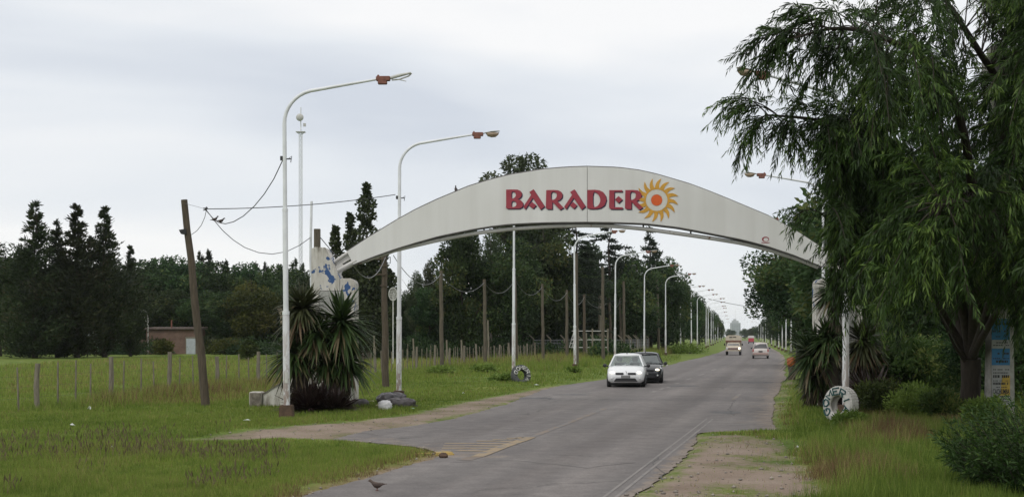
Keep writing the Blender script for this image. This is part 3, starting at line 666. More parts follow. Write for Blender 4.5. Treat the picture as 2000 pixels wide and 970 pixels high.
m = MB(); m.tube([(p[0], 0.34, p[1] + 0.02) for p in tq], 0.05, 8); link('lower_tube', m.mesh('tube', M['white_steel'], True), arch)
for i in (17, 23, 30, 37, 43):
    hang = MB(); hang.box((bp[i, 0], 0.2, bp[i, 1] - 0.05), (0.05, 0.05, 0.14)); link('tube_bracket', hang.mesh('bracket', M['panel_edge']), arch)
def end_frame(sx):
    """the open tubular end that reaches from the sheet to the pillar (sx mirrors it)"""
    f = lambda px, py: (sx * (AX(px, py)[0]), AX(px, py)[1])
    m = MB()
    for yy in (0.06, 0.36):
        m.tube([(*(f(652, 511))[:1], yy, f(652, 511)[1]), (f(680, 492)[0], yy, f(680, 492)[1])], 0.05, 8)
        m.tube([(f(658, 529)[0], yy, f(658, 529)[1]), (f(696, 508)[0], yy, f(696, 508)[1])], 0.075, 8)
    m.prism([f(653, 512), f(679, 494), f(684, 505), f(659, 520)], 0.1, 0.32)
    m.prism([f(652, 513), f(662, 538), f(666, 522), f(660, 514)], 0.14, 0.28)
    m.prism([f(655, 519), f(664, 541), f(672, 518), f(668, 515)], 0.04, 0.1)
    return m.mesh('end_frame', M['white_steel'])
link('end_frame', end_frame(1), arch); link('end_frame', end_frame(-1), arch)

def flat_shape(name, polys, mat, y, depth, fx, parent, base_y=0.0):
    """filled outline (holes allowed) in the arch plane, with a small real thickness"""
    cu = bpy.data.curves.new(name, 'CURVE'); cu.dimensions = '2D'; cu.fill_mode = 'BOTH'; cu.extrude = depth / 2
    for p in polys:
        sp = cu.splines.new('POLY'); sp.points.add(len(p) - 1); sp.use_cyclic_u = True
        for q, (u, v) in zip(sp.points, p):
            X, Z = fx(u, v); q.co = (X, Z, 0, 1)
    o = bpy.data.objects.new('tmp', cu); me = bpy.data.meshes.new_from_object(o)
    bpy.data.objects.remove(o); bpy.data.curves.remove(cu)
    n = len(me.vertices); co = np.empty(n * 3); me.vertices.foreach_get('co', co); co = co.reshape(-1, 3)
    co = np.stack([co[:, 0], y - co[:, 2], co[:, 1]], 1); me.vertices.foreach_set('co', co.astype(np.float32).ravel())
    me.materials.clear(); me.materials.append(mat); me.update()
    return link(name, me, parent)
LF = lambda u, v: AX(960 + u * 0.19, 340 + v * 0.19)
def sm(p, keep=()):           # round the corners of an outline (Chaikin), used for bowls
    q = []
    for i in range(len(p)):
        a, b = p[i], p[(i + 1) % len(p)]
        q += [(a[0] * .75 + b[0] * .25, a[1] * .75 + b[1] * .25), (a[0] * .25 + b[0] * .75, a[1] * .25 + b[1] * .75)]
    return q
Bg = [[(150,160),(225,158),(270,160),(297,173),(311,195),(311,220),(297,243),(270,258),(300,268),(322,292),(325,318),(313,342),(285,355),(165,356),(146,343),(150,330)],
      sm([(205,178),(232,180),(248,196),(251,220),(238,242),(205,258)]), sm([(205,278),(234,276),(254,292),(257,314),(246,334),(205,342)])]
Ag = [[(388,185),(432,156),(547,332),(505,366),(424,245),(348,362),(326,336),(408,212)], [(416,285),(460,322),(428,356),(384,322)]]
Rg = [[(562,165),(640,163),(685,167),(714,182),(729,206),(726,240),(702,266),(676,278),(742,345),(705,368),(625,285),(625,360),(575,360),(558,348)], sm([(612,180),(652,182),(672,205),(669,240),(645,262),(612,268)])]
Dg = [[(985,163),(1060,161),(1105,166),(1145,184),(1173,222),(1181,268),(1163,318),(1125,347),(1080,357),(1010,358),(982,345)], sm([(1042,180),(1080,190),(1110,228),(1120,270),(1106,310),(1080,335),(1042,342)])]
Eg = [[(1210,165),(1345,165),(1345,182),(1262,182),(1262,340),(1350,342),(1345,360),(1225,360),(1208,345)], [(1305,226),(1347,262),(1305,299),(1267,262)]]
shf = lambda g, d: [[(u + d, v) for u, v in p] for p in g]
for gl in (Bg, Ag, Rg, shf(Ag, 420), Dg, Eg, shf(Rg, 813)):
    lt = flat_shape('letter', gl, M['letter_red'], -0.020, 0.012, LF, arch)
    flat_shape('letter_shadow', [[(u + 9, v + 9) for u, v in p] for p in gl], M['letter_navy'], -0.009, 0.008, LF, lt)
SC = LF(1697, 268); UR = 0.19 / S
circ = lambda r, n=48: [(r * math.cos(2 * math.pi * i / n), r * math.sin(2 * math.pi * i / n)) for i in range(n)]
SF = lambda u, v: (SC[0] + u * UR, SC[1] + v * UR)
sun_e = flat_shape('sun_emblem', [circ(128), circ(112)], M['gold'], -0.012, 0.010, SF, arch)
flat_shape('sun_ring', [circ(110), circ(60)], M['cream'], -0.010, 0.006, SF, sun_e)
flat_shape('sun_disc', [circ(57)], M['orange'], -0.014, 0.012, SF, sun_e)
for k in range(16):
    a = math.radians(87 + k * 22.5); pol = []
    def pt(r, da): return (r * math.cos(a + math.radians(da)), r * math.sin(a + math.radians(da)))
    left = [pt(118, 12), pt(133, 10), pt(150, 8.2), pt(172, 5.2), pt(190, 1.5), pt(208, -3.5), pt(226, -9.0)]
    right = [pt(205, -8.2), pt(185, -7.0), pt(165, -6.0), pt(142, -7.5), pt(118, -12)]
    flat_shape('sun_ray', [left + right], M['gold'], -0.0115, 0.008, SF, sun_e)
EC = AX(1495, 467)
EF = lambda u, v: (EC[0] + u / S, EC[1] + v / S)
em = flat_shape('maker_emblem', [[(7 * math.cos(t), 5.0 * math.sin(t)) for t in np.linspace(0, 6.28, 24)[:-1]], [(5 * math.cos(t) + .8, 3.6 * math.sin(t) - .5) for t in np.linspace(0, 6.28, 24)[:-1]]], M['letter_red'], -0.006, 0.004, EF, arch)
flat_shape('maker_line', [[(-8, -6.2), (8, -6.2), (8, -7.4), (-8, -7.4)]], M['letter_red'], -0.006, 0.004, EF, em)

PD = 41.6
def pillar(cx_px, mir, label):
    s = F / PD; base = P(cx_px, 656, PD); base.z = -0.05
    def f(px, py): return (mir * (px - 650) / s, HC - (py - HY) / s)
    t = thing('arch_pillar', label, 'pillar', base)
    m = MB(); m.prism([f(608, 812), f(608, 482), f(615, 479), f(635.5, 480), f(663, 541), f(663, 812)], 0.0, 1.15); link('tower', m.mesh('tower', M['pillar'], bevel=0.02), t)
    m = MB(); m.prism([f(663.4, 812), f(663.4, 540.5), f(684, 540), f(690, 542.5), f(693, 549), f(693, 812)], 0.03, 1.05); link('buttress', m.mesh('buttress', M['pillar'], bevel=0.02), t)
    m = MB(); m.prism([f(623, 640), f(623, 567), f(626, 564), f(666, 564), f(669, 567), f(669, 640)], -0.05, -0.003); pl = link('plaque', m.mesh('plaque', M['plaque_rim']), t)
    m = MB(); m.prism([f(624.5, 639), f(624.5, 568), f(627, 565.5), f(665, 565.5), f(667.5, 568), f(667.5, 639)], -0.062, -0.052); link('plate', m.mesh('plate', M['plaque']), pl)
    m = MB(); m.prism([f(512, 806), f(512, 766), f(528, 757), f(548, 744), f(575, 728), f(607.6, 706), f(607.6, 806)], 0.1, 0.4); link('wing_wall', m.mesh('wing', M['pillar']), t)
    m = MB(); m.prism([f(511, 765), f(528, 755.5), f(548, 742.5), f(575, 726), f(607.6, 703.5), f(607.6, 706.4), f(575, 728.5), f(548, 744.5), f(528, 757.5), f(513, 767)], 0.07, 0.43); link('wing_coping', m.mesh('coping', M['mossy']), t)
    m = MB(); m.prism([f(487, 806), f(487, 762), f(511, 762), f(511, 806)], -0.05, 0.55); eb = link('end_block', m.mesh('block', M['pillar'], bevel=0.02), t)
    m = MB(); m.prism([f(488.5, 800), f(488.5, 763.5), f(510, 763.5), f(510, 800)], -0.062, -0.053); link('stained_face', m.mesh('face', M['mossy']), eb)
    return t
pillar(650, 1, 'peeling white arch pillar with blue flakes behind spiky palms at the field end of the arch')
pillar(1644, -1, 'white arch pillar mostly hidden by hanging willow leaves and spiky plants')
# timber post that rises behind the pillar, and its stay
b = P(619.5, 656, 43.4); b.z = -0.1
m = MB(); m.tube([(0, 0, 0), (0, 0, 2.45 + 209 / (F / 43.4))], [0.125, 0.115], 10); pst = thing('timber_post', 'short brown timber post showing above the peeling pillar', 'post', b, me=m.mesh('post', M['wood']))
m = MB(); st = [P(626, 464, 43.4), P(645, 487, 43), P(668, 510, 42.4), P(684, 519, 42.3)]; m.tube(st, 0.016, 6); thing('stay_cable', 'dark stay cable from timber post down to the arch end', 'cable', me=m.mesh('stay', M['cable_dark']))

# ---------------------------------------------------------------- street lamps
LH = 9.7
_lamp = {}
def lamp_meshes(near):
    if near in _lamp: return _lamp[near]
    n = 12 if near else 8
    d = {}
    m = MB(); m.box((0, 0, 0.12), (0.42, 0.42, 0.5), taper=0.85); d['footing'] = m.mesh('footing', M['footing'], bevel=0.02)
    m = MB(); m.tube([(0, 0, 0.3), (0, 0, 3.0), (0, 0, 3.04), ], [0.095, 0.095, 0.082], n); d['lower_pole'] = m.mesh('lower_pole', M['lamp_paint'], True)
    m = MB(); m.box((0.015, -0.088, 1.15), (0.10, 0.03, 0.32)); d['access_hatch'] = m.mesh('access_hatch', M['lamp_grey'], bevel=0.008)
    m = MB(); m.tube([(0, 0, 2.93), (0, 0, 3.03)], [0.103, 0.103], n); d['collar'] = m.mesh('collar', M['lamp_upper'], True)
    m = MB(); m.tube([(0, 0, 5.86), (0, 0, 5.94)], [0.082, 0.082], n); d['upper_collar'] = m.mesh('collar', M['lamp_upper'], True)
    m = MB(); m.tube([(0, 0, 2.95), (0, 0, 5.9), (0, 0, 5.95)], [0.076, 0.076, 0.066], n); d['middle_pole'] = m.mesh('middle_pole', M['lamp_upper'], True)
    pts = [(0, 0, 5.9), (0, 0, 8.35)]
    for k in range(1, 9):
        a = math.radians(180 - k * 77 / 8); pts.append((0.95 + 0.95 * math.cos(a), 0, 8.35 + 0.95 * math.sin(a)))
    ex, ez = pts[-1][0], pts[-1][2]; pts.append((ex + 1.92, 0, ez + 0.32))
    m = MB(); m.tube(pts, [0.060, 0.058] + [0.052] * 8 + [0.034], n); d['arm'] = m.mesh('arm', M['lamp_upper'], True)
    hx, hz = pts[-1][0], pts[-1][2]
    m = MB(); m.box((hx + 0.16, 0, hz + 0.01), (0.40, 0.16, 0.13)); m.box((hx + 0.14, 0, hz - 0.09), (0.26, 0.15, 0.12)); m.box((hx + 0.02, 0, hz + .09), (0.06, 0.1, 0.06))
    d['lamp_head'] = m.mesh('lamp_head', M['rust_red'], bevel=0.015)
    m = MB(); rings = []
    for k, (x_, zt, hw) in enumerate([(0.36, 0.03, 0.05), (0.45, 0.055, 0.10), (0.62, 0.085, 0.13), (0.80, 0.105, 0.13), (0.92, 0.115, 0.08), (0.955, 0.118, 0.03)]):
        rings.append([(hx + x_, hw * c, hz + zt + 0.05 * s_ * (0.4 + hw * 4)) for c, s_ in ((1, 0), (.7, .6), (0, .8), (-.7, .6), (-1, 0), (0, -.15))])
    m.loft(rings); d['lamp_cover'] = m.mesh('lamp_cover', M['lamp_grey'], True)
    m = MB(); rings = []
    for k, (x_, dz, hw) in enumerate([(0.45, 0.03, 0.06), (0.52, -0.07, 0.10), (0.66, -0.11, 0.12), (0.80, -0.10, 0.11), (0.90, -0.02, 0.07), (0.93, 0.075, 0.04)]):
        rings.append([(hx + x_, hw * math.cos(t), hz + 0.055 + (dz - 0.055) * max(0.0, math.sin(t)) + 0.02 * (x_ - .45)) for t in np.linspace(0, math.pi, 7)])
    m.loft(rings); d['lamp_bowl'] = m.mesh('lamp_bowl', M['lamp_bowl'], True)
    # the broken one: bare frame and a dangling strip
    m = MB(); m.tube([(hx + .36, 0, hz + .03), (hx + .6, 0.02, hz + .1), (hx + .95, 0, hz + .17)], [.05, .05, .03], 6)
    m.tube([(hx + .4, 0.05, hz - .02), (hx + .62, .06, hz + .0), (hx + .88, .05, hz + .09), (hx + .97, 0.0, hz + .16)], 0.022, 6)
    m.tube([(hx + .42, -0.06, hz - .04), (hx + .55, -.07, hz - .02), (hx + .82, -.07, hz - .08)], 0.012, 5)
    m.tube([(hx + .55, -0.03, hz - .02), (hx + .72, -.03, hz + .01), (hx + .9, -.02, hz + .1)], 0.012, 5)
    d['broken_rim'] = m.mesh('broken_rim', M['lamp_grey'], True)
    m = MB(); m.box((0.08, 0, 7.0), (0.2, 0.05, 0.03)); m.tube([(0.1, 0, 7.0), (0.2, 0, 7.08), (0.17, 0, 6.9)], 0.012, 5); m.box((-0.09, 0, 7.02), (0.07, 0.07, 0.12)); d['wire_clamp'] = m.mesh('wire_clamp', M['cable_dark'])
    _lamp[near] = d; return d
def lamp(x, D, rz, label, group, near, broken=False, clamp=None, lean=0.0):
    d = lamp_meshes(near)
    t = thing('street_lamp', label, 'street lamp', (x, D, gz(x, D)), rz, group)
    t.rotation_euler[1] = lean + random.uniform(-.006, .006); t.rotation_euler[0] = random.uniform(-.006, .006)
    for k in ('footing', 'lower_pole', 'middle_pole', 'arm'): link(k, d[k], t)
    if near: link('access_hatch', d['access_hatch'], t); link('collar', d['collar'], t); link('collar', d['upper_collar'], t)
    h = link('lamp_head', d['lamp_head'], t)
    if broken: link('broken_rim', d['broken_rim'], h)
    else: link('lamp_cover', d['lamp_cover'], h); link('lamp_bowl', d['lamp_bowl'], h)
    if clamp: link('wire_clamp', d['wire_clamp'], t, (0, 0, clamp - 7.0))
    return t
lp = [(560,36.4),(779,46.2),(1003,68.5),(1123,89.6),(1201,110.7),(1258,132),(1300,150.6),(1329,187.5),(1350.5,202),(1362,224),(1379,248),(1383,274),(1389,311),(1393,334),(1397,387),(1402,455),(1407,540),(1411,640)]
g1 = 'curved street lamps along the field side of the road'
special = {0: 'tall curved white street lamp with broken rusty head beside the peeling arch pillar', 1: 'curved white street lamp with rusty bowl standing over the rubbish bags',
           2: 'curved white street lamp with striped tyre at its foot, head hidden by the arch', 3: 'curved white street lamp whose rusty head hangs just under the arch panel'}
for i, (px, D) in enumerate(lp):
    x = (px - 1000) / F * D
    lamp(x, D, 0.0 if i < 3 else -0.06, special.get(i, '%s curved white street lamp counted along the field side verge' % ORD(i)), g1, i < 6, i == 0, 7.35 if i == 0 else (7.3 if i == 1 else None), math.radians(-0.5) if i == 0 else 0)
g2 = 'curved street lamps along the willow side of the road'
rl = [(1652,36.6),(1609,58),(1603,80),(1588,101),(1570,122),(1556,143),(1545,163),(1535,183),(1528,203),(1521,226),(1514,262),(1507,310),(1500,370),(1495,418),(1490,480),(1486,540),(1481,640)]
special = {0: 'curved white street lamp half buried in willow leaves with painted tyre at its foot', 1: 'curved white street lamp with head poking clear of the willow above the arch', 2: 'curved white street lamp whose arm shows just above the arch near the willow'}
for i, (px, D) in enumerate(rl):
    x = (px - 1000) / F * D
    lamp(x, D, math.pi + (0.38 if i == 0 else 0.03), special.get(i, '%s curved white street lamp counted along the willow side verge' % ORD(i)), g2, i < 3)

# ---------------------------------------------------------------- poles, wires, mast
def pole(x, D, top_z, r, mat, label, cat='pole', lean=(0, 0), name='wooden_pole', group=None, extras=None, x_top=None):
    z = gz(x, D) - 0.15
    t = thing(name, label, cat, (x, D, z), 0, group)
    dx = 0 if x_top is None else x_top - x
    k = 7; pts = [(dx * i / k + 0.02 * math.sin(i * 2.1 + D), 0.015 * math.cos(i * 1.7 + x), (top_z - z) * i / k) for i in range(k + 1)]
    m = MB(); m.tube(pts, [r * (1.12 - 0.3 * i / k) for i in range(k + 1)], 9); link('shaft', m.mesh('shaft', mat, True), t)
    return t
def zat(py, D): return HC - (py - HY) / F * D
g3 = 'weathered poles along the weedy verge'
cab = [(753,757,58,497,.15),(863,722,87,528,.14),(948,716,97,545,.14),(1009,712,103,540,.12),(1061,712,108,554,.13),(1107,706,118,566,.14),(1141,705,124,575,.15),(1194,693,150,581,.16),(1213.5,697,157,582,.16),(1237,694,168,588,.16)]
xt = [750,861,946,1006,1059,1107,1141,1190,1211,1235]
heads = []
for i, ((px, by, D, ty, r), xtp) in enumerate(zip(cab, xt)):
    x = (px - 1000) / F * D
    lab = {0: 'weathered wooden pole with crossbars by the white lamp over the rubbish bags', 3: 'dark wooden pole standing directly behind the striped tyre'}.get(i, '%s weathered wooden cable pole counted from the arch along the weedy verge' % ORD(i))
    t = pole(x, D, zat(ty, D), r, M['wood_brown'] if i in (0, 3, 6, 7) else M['wood'], lab, group=g3, x_top=(xtp - 1000) / F * D)
    hz = zat(ty, D); xx = (xtp - 1000) / F * D
    heads.append(Vector((xx, D - r - 0.02, hz - 0.25)))
    if i == 0:
        m = MB(); z_ = hz - t.location.z
        for q, (w_, dz) in enumerate([(0.5, 0.2), (0.36, 0.5), (0.5, 0.9), (0.3, 1.4)]): m.box((xx - x - 0.12 + 0.1 * (q % 2), -0.15, z_ - dz), (w_, 0.05, 0.07))
        link('crossbar', m.mesh('crossbar', M['wood_brown']), t)
        m = MB(); m.tube([(xx - x + .12, -.16, z_ - .1), (xx - x + .3, -.16, z_ - .12), (xx - x + .3, -.16, z_ - .4), (xx - x + .1, -.16, z_ - .4)], 0.02, 6); link('hook', m.mesh('hook', M['cable_dark']), t)
    if i == 8:
        m = MB(); z_ = hz - t.location.z; m.tube([(-.25, -.2, z_ - .05), (.1, -.2, z_ + .05), (.45, -.2, z_ - .25), (.4, -.2, z_ - .8)], .05, 6); link('bracket', m.mesh('bracket', M['wood_grey']), t)
tall = [(1126,728,95,495,.15),(1178,708,114,521,.15),(1219,697,140,549,.16),(1287,695,166,545,.18)]
for i, (px, by, D, ty, r) in enumerate(tall):
    pole((px - 1000) / F * D, D, zat(ty, D), r, M['wood'], ['tall weathered pole just beside the lamp whose head hangs under the arch', 'tall weathered pole in front of the pale pole with the white crossarm', 'tall weathered pole behind the leaning bracket pole', 'tall weathered pole standing furthest along, before the dark wood'][i].replace('furthest along', 'last in line'), group='tall power poles along the weedy verge', x_top=(px - 1000 - (4 if i == 3 else 1)) / F * D)
D = 150; t = pole((1171.5 - 1000) / F * D, D, zat(577, D), .24, M['wood_grey'], 'thick pale pole with a thin white crossarm before the dark wood', name='concrete_pole')
m = MB(); m.box((-.1, -.28, zat(584, D) - t.location.z), (1.75, .07, .06)); link('crossarm', m.mesh('crossarm', M['lamp_upper']), t)
D = 176; pole((1252 - 1000) / F * D, D, zat(566, D), .13, simple('green_pole', (.12, .16, .14), .7, .2), 'thin grey green pole close beside a curved white lamp', name='metal_pole')
D = 160; pole((10 - 1000) / F * D, D, zat(558, D), .13, M['wood_grey'], 'pale pole before the dark trees at the far edge of the field', name='pale_pole')
D = 43.9; t = pole((607.5 - 1000) / F * D, D, zat(393, D), .052, M['lamp_upper'], 'thin white metal pole rising behind the peeling pillar', name='thin_pole')
def catenary(a, b, sag, n=14):
    a, b = Vector(a), Vector(b); return [a.lerp(b, i / n) - Vector((0, 0, 4 * sag * (i / n) * (1 - i / n))) for i in range(n + 1)]
def cable(name, pts, r, label, mat='cable', group=None, n=5):
    m = MB(); m.tube(pts, r, n); return thing(name, label, 'cable', me=m.mesh(name, M[mat], True), group=group)
g4 = 'slack cables strung between the wooden poles'
cable('slack_cable', catenary(P(684, 508, 42.6), heads[0] + Vector((0.1, -.2, .1)), .75), 0.017, 'slack cable from the arch end to the pole with crossbars', group=g4)
cable('slack_cable', catenary(heads[0] + Vector((.45, -.1, .2)), heads[1], 1.0), 0.018, 'slack cable sagging behind the white lamp over the rubbish bags', group=g4)
for i in range(1, 9):
    cable('slack_cable', catenary(heads[i], heads[i + 1], .95), 0.019, 'slack cable from the %s to the %s cable pole along the weedy verge' % (ORD(i), ORD(i + 1)), group=g4)
# leaning pole with lamp, its wires and the junction they meet at
D = 41.7; lx = (404 - 1000) / F * D
t = pole(lx, D, zat(390, D), .128, M['wood_brown'], 'dark wooden pole leaning over the field fence with small floodlight', name='leaning_pole', x_top=(360 - 1000) / F * D)
fl = Vector((P(359, 453, D).x - lx, -.02, zat(453, D) - t.location.z))
m = MB(); m.add([tuple(fl + Vector(p)) for p in [(-.13,-.12,.06),(.11,-.12,.10),(.11,.12,.10),(-.13,.12,.06),(-.06,-.12,-.07),(.11,-.12,-.08),(.11,.12,-.08),(-.06,.12,-.07)]], [(0,3,2,1),(4,5,6,7),(0,1,5,4),(1,2,6,5),(2,3,7,6),(3,0,4,7)]); link('floodlight', m.mesh('floodlight', M['black']), t)
J = P(402, 408, 40.5)
m = MB(); m.tube([J + Vector((-.08, 0, .02)), J + Vector((.06, 0, .03))], .02, 6); m.tube([J + Vector((-.03, 0, -.05)), J + Vector((.03, 0, .07))], .018, 6); m.box(tuple(J), (.06, .06, .06)); m.tube([J + Vector((-.09, 0, -.05)), J + Vector((-.02, 0, -.01))], .012, 5)
thing('wire_junction', 'small knot of insulators where four wires meet beside the leaning pole', 'insulator', me=m.mesh('junction', M['cable_dark']))
ptop = P(356, 396, D)
cable('thin_wire', [ptop, J], .006, 'thin pale wire from leaning pole top to the insulator knot', 'cable')
cable('overhead_wire', catenary(J, P(772, 380, 46.0), .12), .014, 'taut dark wire from the insulator knot to the second curved lamp', 'cable_dark')
w1 = [P(402,410,40.5),P(414,424,40.2),P(426,434,39.9),P(440,437,39.6),P(456,433,39.2),P(475,422,38.7),P(497,402,38.2),P(516,379,37.7),P(535,349,37.1),P(553,311,36.4)]
cable('looping_wire', w1, .014, 'wire looping down then up to the tall lamp with broken head', 'cable_dark')
w2 = [P(403,410,40.5),P(418,430,40.6),P(435,450,40.8),P(455,468,41.2),P(478,483,41.6),P(505,493,42.1),P(532,496,42.6),P(560,491,43),P(585,479,43.5),P(606,464,43.85)]
cable('looping_wire', w2, .012, 'long slack wire hanging from insulator knot to thin white pole', 'cable_dark')
cable('looping_wire', [P(403,410,40.6),P(400,424,40.8),P(393,440,41.0),P(384,451,41.3),P(374,458,41.6)], .010, 'short slack wire from insulator knot back to the leaning pole', 'cable')
cable('road_wire', catenary(P(1383, 583, 274), P(1570, 607, 270), .6, 10), .05, 'thin dark wire crossing high over the far road', 'cable_dark')

def bird(name, loc, rz, s, mat, label, pitch=0.0):
    """small dove: one continuous body with head, beak, folded wings and tail, plus two legs"""
    m = MB(); prof = [(-.155,.02,.008,.004),(-.13,.022,.022,.006),(-.08,.012,.026,.014),(-.04,0,.040,.036),(0,-.004,.048,.048),(.04,.004,.044,.045),(.075,.028,.030,.032),(.098,.055,.023,.025),(.118,.066,.022,.022),(.134,.064,.015,.015),(.143,.060,.006,.005),(.160,.054,.002,.002)]
    rings = [[(px_, hw * math.cos(t), pz + hh * math.sin(t)) for t in np.linspace(0, 2 * math.pi, 11)[:-1]] for px_, pz, hw, hh in prof]
    m.loft(rings); me = m.mesh(name, mat, True)
    t = thing(name, label, 'bird', loc, rz, scale=(s, s, s)); t.rotation_euler[1] = pitch
    link('body', me, t, (0, 0, .085))
    for sy in (1, -1):
        w_ = MB(); w_.loft([[(px_, sy * (yy + .004 * math.cos(tt)), zz + hh * math.sin(tt)) for tt in np.linspace(0, 2 * math.pi, 9)[:-1]] for px_, yy, zz, hh in [(.06,.040,.015,.012),(.03,.048,.01,.026),(-.03,.046,.008,.026),(-.08,.030,.014,.016),(-.12,.018,.020,.006)]])
        link('wing', w_.mesh('wing', M['dove_wing'], True), t, (0, 0, .085))
        l_ = MB(); l_.tube([(0.0, sy * .018, .045), (.004, sy * .018, .004)], .004, 5); l_.tube([(-.012, sy * .018, .003), (.024, sy * .02, .003)], .003, 4); link('leg', l_.mesh('leg', M['rust_red']), t)
    return t
M['dove'] = simple('dove', (.085, .060, .048), .8, .35, 20); M['dove_wing'] = simple('dove_wing', (.060, .042, .036), .8, .35, 20)
M['dove_dark'] = simple('dove_dark', (.05, .045, .045), .8, .3, 20)
bl = G(737, 960); bl.z = ROAD_Z
bird('dove', bl, math.pi - .25, 1.0, M['dove'], 'brown dove standing on the asphalt beside the grass island')
q = P(421, 433.5, 40.1); bird('perched_dove', q, .15, 1.0, M['dove_dark'], 'dove perched higher on the wire, closer to the leaning pole', -.3)
q = P(432, 436.6, 39.75); bird('perched_dove', q, .1, 1.0, M['dove_dark'], 'dove perched lower on the wire, at the bottom of its loop', -.15)
q = P(888, 375.5, AD); q.y = AD + .2; q.z += .05; bird('perched_dove', q, 2.2, .95, M['dove_dark'], 'dove perched on the top edge of the arch panel', -.9)

# radio mast far behind
D = 210.0; b = P(587.5, 656, D); b.z = 0; H = zat(210, D); w0 = .30
t = thing('radio_mast', 'very tall slim lattice mast with round dish far beyond the field', 'mast', b)
m = MB(); tri = [(w0 * math.cos(a), w0 * math.sin(a)) for a in (math.pi / 6 * 7, math.pi / 6 * 11, math.pi / 2)]
for a in tri: m.tube([(a[0], a[1], 0), (a[0], a[1], H - 4.0)], .055, 5)
m.tube([(0, 0, H - 4.2), (0, 0, H)], .09, 5)
link('leg', m.mesh('leg', M['lamp_upper']), t)
m = MB(); n = 44
for i in range(n):
    z0, z1 = (H - 4.0) * i / n, (H - 4.0) * (i + 1) / n
    for k in range(3):
        a, b_ = tri[k], tri[(k + 1) % 3]
        m.tube([(a[0], a[1], z0), (b_[0], b_[1], z1)], .03, 3, False); m.tube([(a[0], a[1], z1), (b_[0], b_[1], z1)], .025, 3, False)
link('lattice', m.mesh('lattice', M['lamp_upper']), t)
m = MB(); m.blob((-.1, -.35, zat(230, D)), (.62, .3, .62), 14, 8, flat=-99); link('dish', m.mesh('dish', M['lamp_grey'], True), t)
m = MB(); m.box((.0, 0, zat(258, D)), (1.5, 1.0, .10)); m.tube([(-.7, 0, zat(258, D)), (-.25, 0, zat(262, D))], .05, 4); m.tube([(.7, 0, zat(258, D)), (.25, 0, zat(262, D))], .05, 4); m.box((.62, 0, zat(244, D)), (.42, .3, .5)); link('platform', m.mesh('platform', M['lamp_grey']), t)

# ---------------------------------------------------------------- fences
ff = thing('field_fence', 'wire fence of grey wooden posts and thin stakes along the field edge', 'fence', (FENCE_X(44), 44, 0))
o0 = ff.location.copy()
pmesh = []
for k in range(4):
    m = MB(); h = 1.66 + .08 * k * (1 if k % 2 else -1); pts = [(.02 * math.sin(k + i), .02 * math.cos(2 * k + i), h * i / 4) for i in range(5)]; m.tube(pts, [.09, .082, .09, .078, .082], 7); pmesh.append(m.mesh('fence_post', M['wood_grey']))
smesh = []
for k in range(4):
    m = MB(); h = 1.42 + .05 * k; m.tube([(0, 0, 0), (.015 * (k - 1.5), 0, h)], [.033, .028], 5); smesh.append(m.mesh('fence_stake', M['wood_grey']))
i = 0; D = 34.95; tops = []
while D < 128:
    x = FENCE_X(D) + random.uniform(-.06, .06); z = gz(x, D) - .05
    if i % 4 == 1:
        link('post', pmesh[i % 3], ff, (x - o0.x, D - o0.y, z), (random.uniform(-.03, .03), random.uniform(-.03, .03), random.uniform(0, 6)))
    else:
        link('stake', smesh[i % 4], ff, (x - o0.x, D - o0.y, z), (random.uniform(-.03, .03), random.uniform(-.03, .03), random.uniform(0, 6)))
    tops.append(Vector((x - o0.x, D - o0.y, z))); D += 1.08 * random.uniform(.95, 1.05); i += 1
for hz_ in (.45, .8, 1.12, 1.38):
    m = MB(); m.tube([p + Vector((0, 0, hz_)) for p in tops], .0022, 4, False); link('wire', m.mesh('wire', M['cable_dark']), ff)
# low posts and pale stubs behind the weeds, and the mesh fence with bent posts
vf = thing('verge_fence', 'row of short pale stakes standing in tall weeds before the dark trees', 'fence', (-8, 120, 0)); o0 = vf.location.copy()
for px, py, D, h in [(640,700,112,1.9),(656,700,112,1.3),(731,690,118,1.8),(757,695,116,1.5),(797,690,120,1.4),(808,690,121,1.6),(842,694,118,1.3),(873,695,118,1.5),(890,694,118,1.2),(902,695,118,1.5),(930,694,118,1.2),(954,690,122,2.9),(965,694,118,1.3),(1016,693,120,1.2),(1038,690,121,1.3),(1146,700,128,2.0),(1024,690,121,1.2)]:
    x = (px - 1000) / F * D; link('stake', pmesh[1] if h > 1.4 else smesh[2], vf, (x - o0.x, D - o0.y, 0), (0, random.uniform(-.04, .04), 1), (1, 1, h / 1.5 * 1.15))
mf = thing('mesh_fence', 'tall wire mesh fence on concrete posts with bent tops before the wood', 'fence', (12, 145, 0)); o0 = mf.location.copy()
m = MB(); m.tube([(0, 0, 0), (0, 0, 1.95), (-.42, -.1, 2.35)], [.09, .085, .06], 6); bent = m.mesh('bent_post', M['wood_grey'])
prev = None; mp_ = MB()
for px, D in [(1042,132),(1075,134),(1102,136),(1135,138),(1160,140),(1187,142),(1214,144),(1229,148),(1233,151),(1243.5,155),(1247,158),(1251,161),(1262,166),(1267,170)]:
    x = (px - 1000) / F * D; link('bent_post', bent, mf, (x - o0.x, D - o0.y, 0), (0, 0, 0), (1, 1, 1.05)); c = Vector((x - o0.x, D - o0.y, 0))
    if prev:
        for z_ in (.3, .75, 1.2, 1.6, 1.95): mp_.tube([prev + Vector((0, 0, z_)), c + Vector((0, 0, z_))], .014, 4, False)
        for k in range(10): q = prev.lerp(c, k / 10); mp_.tube([q, q + Vector((0, 0, 1.95))], .010, 4, False)
    prev = c
link('wire_mesh', mp_.mesh('wire_mesh', M['grey_metal']), mf)
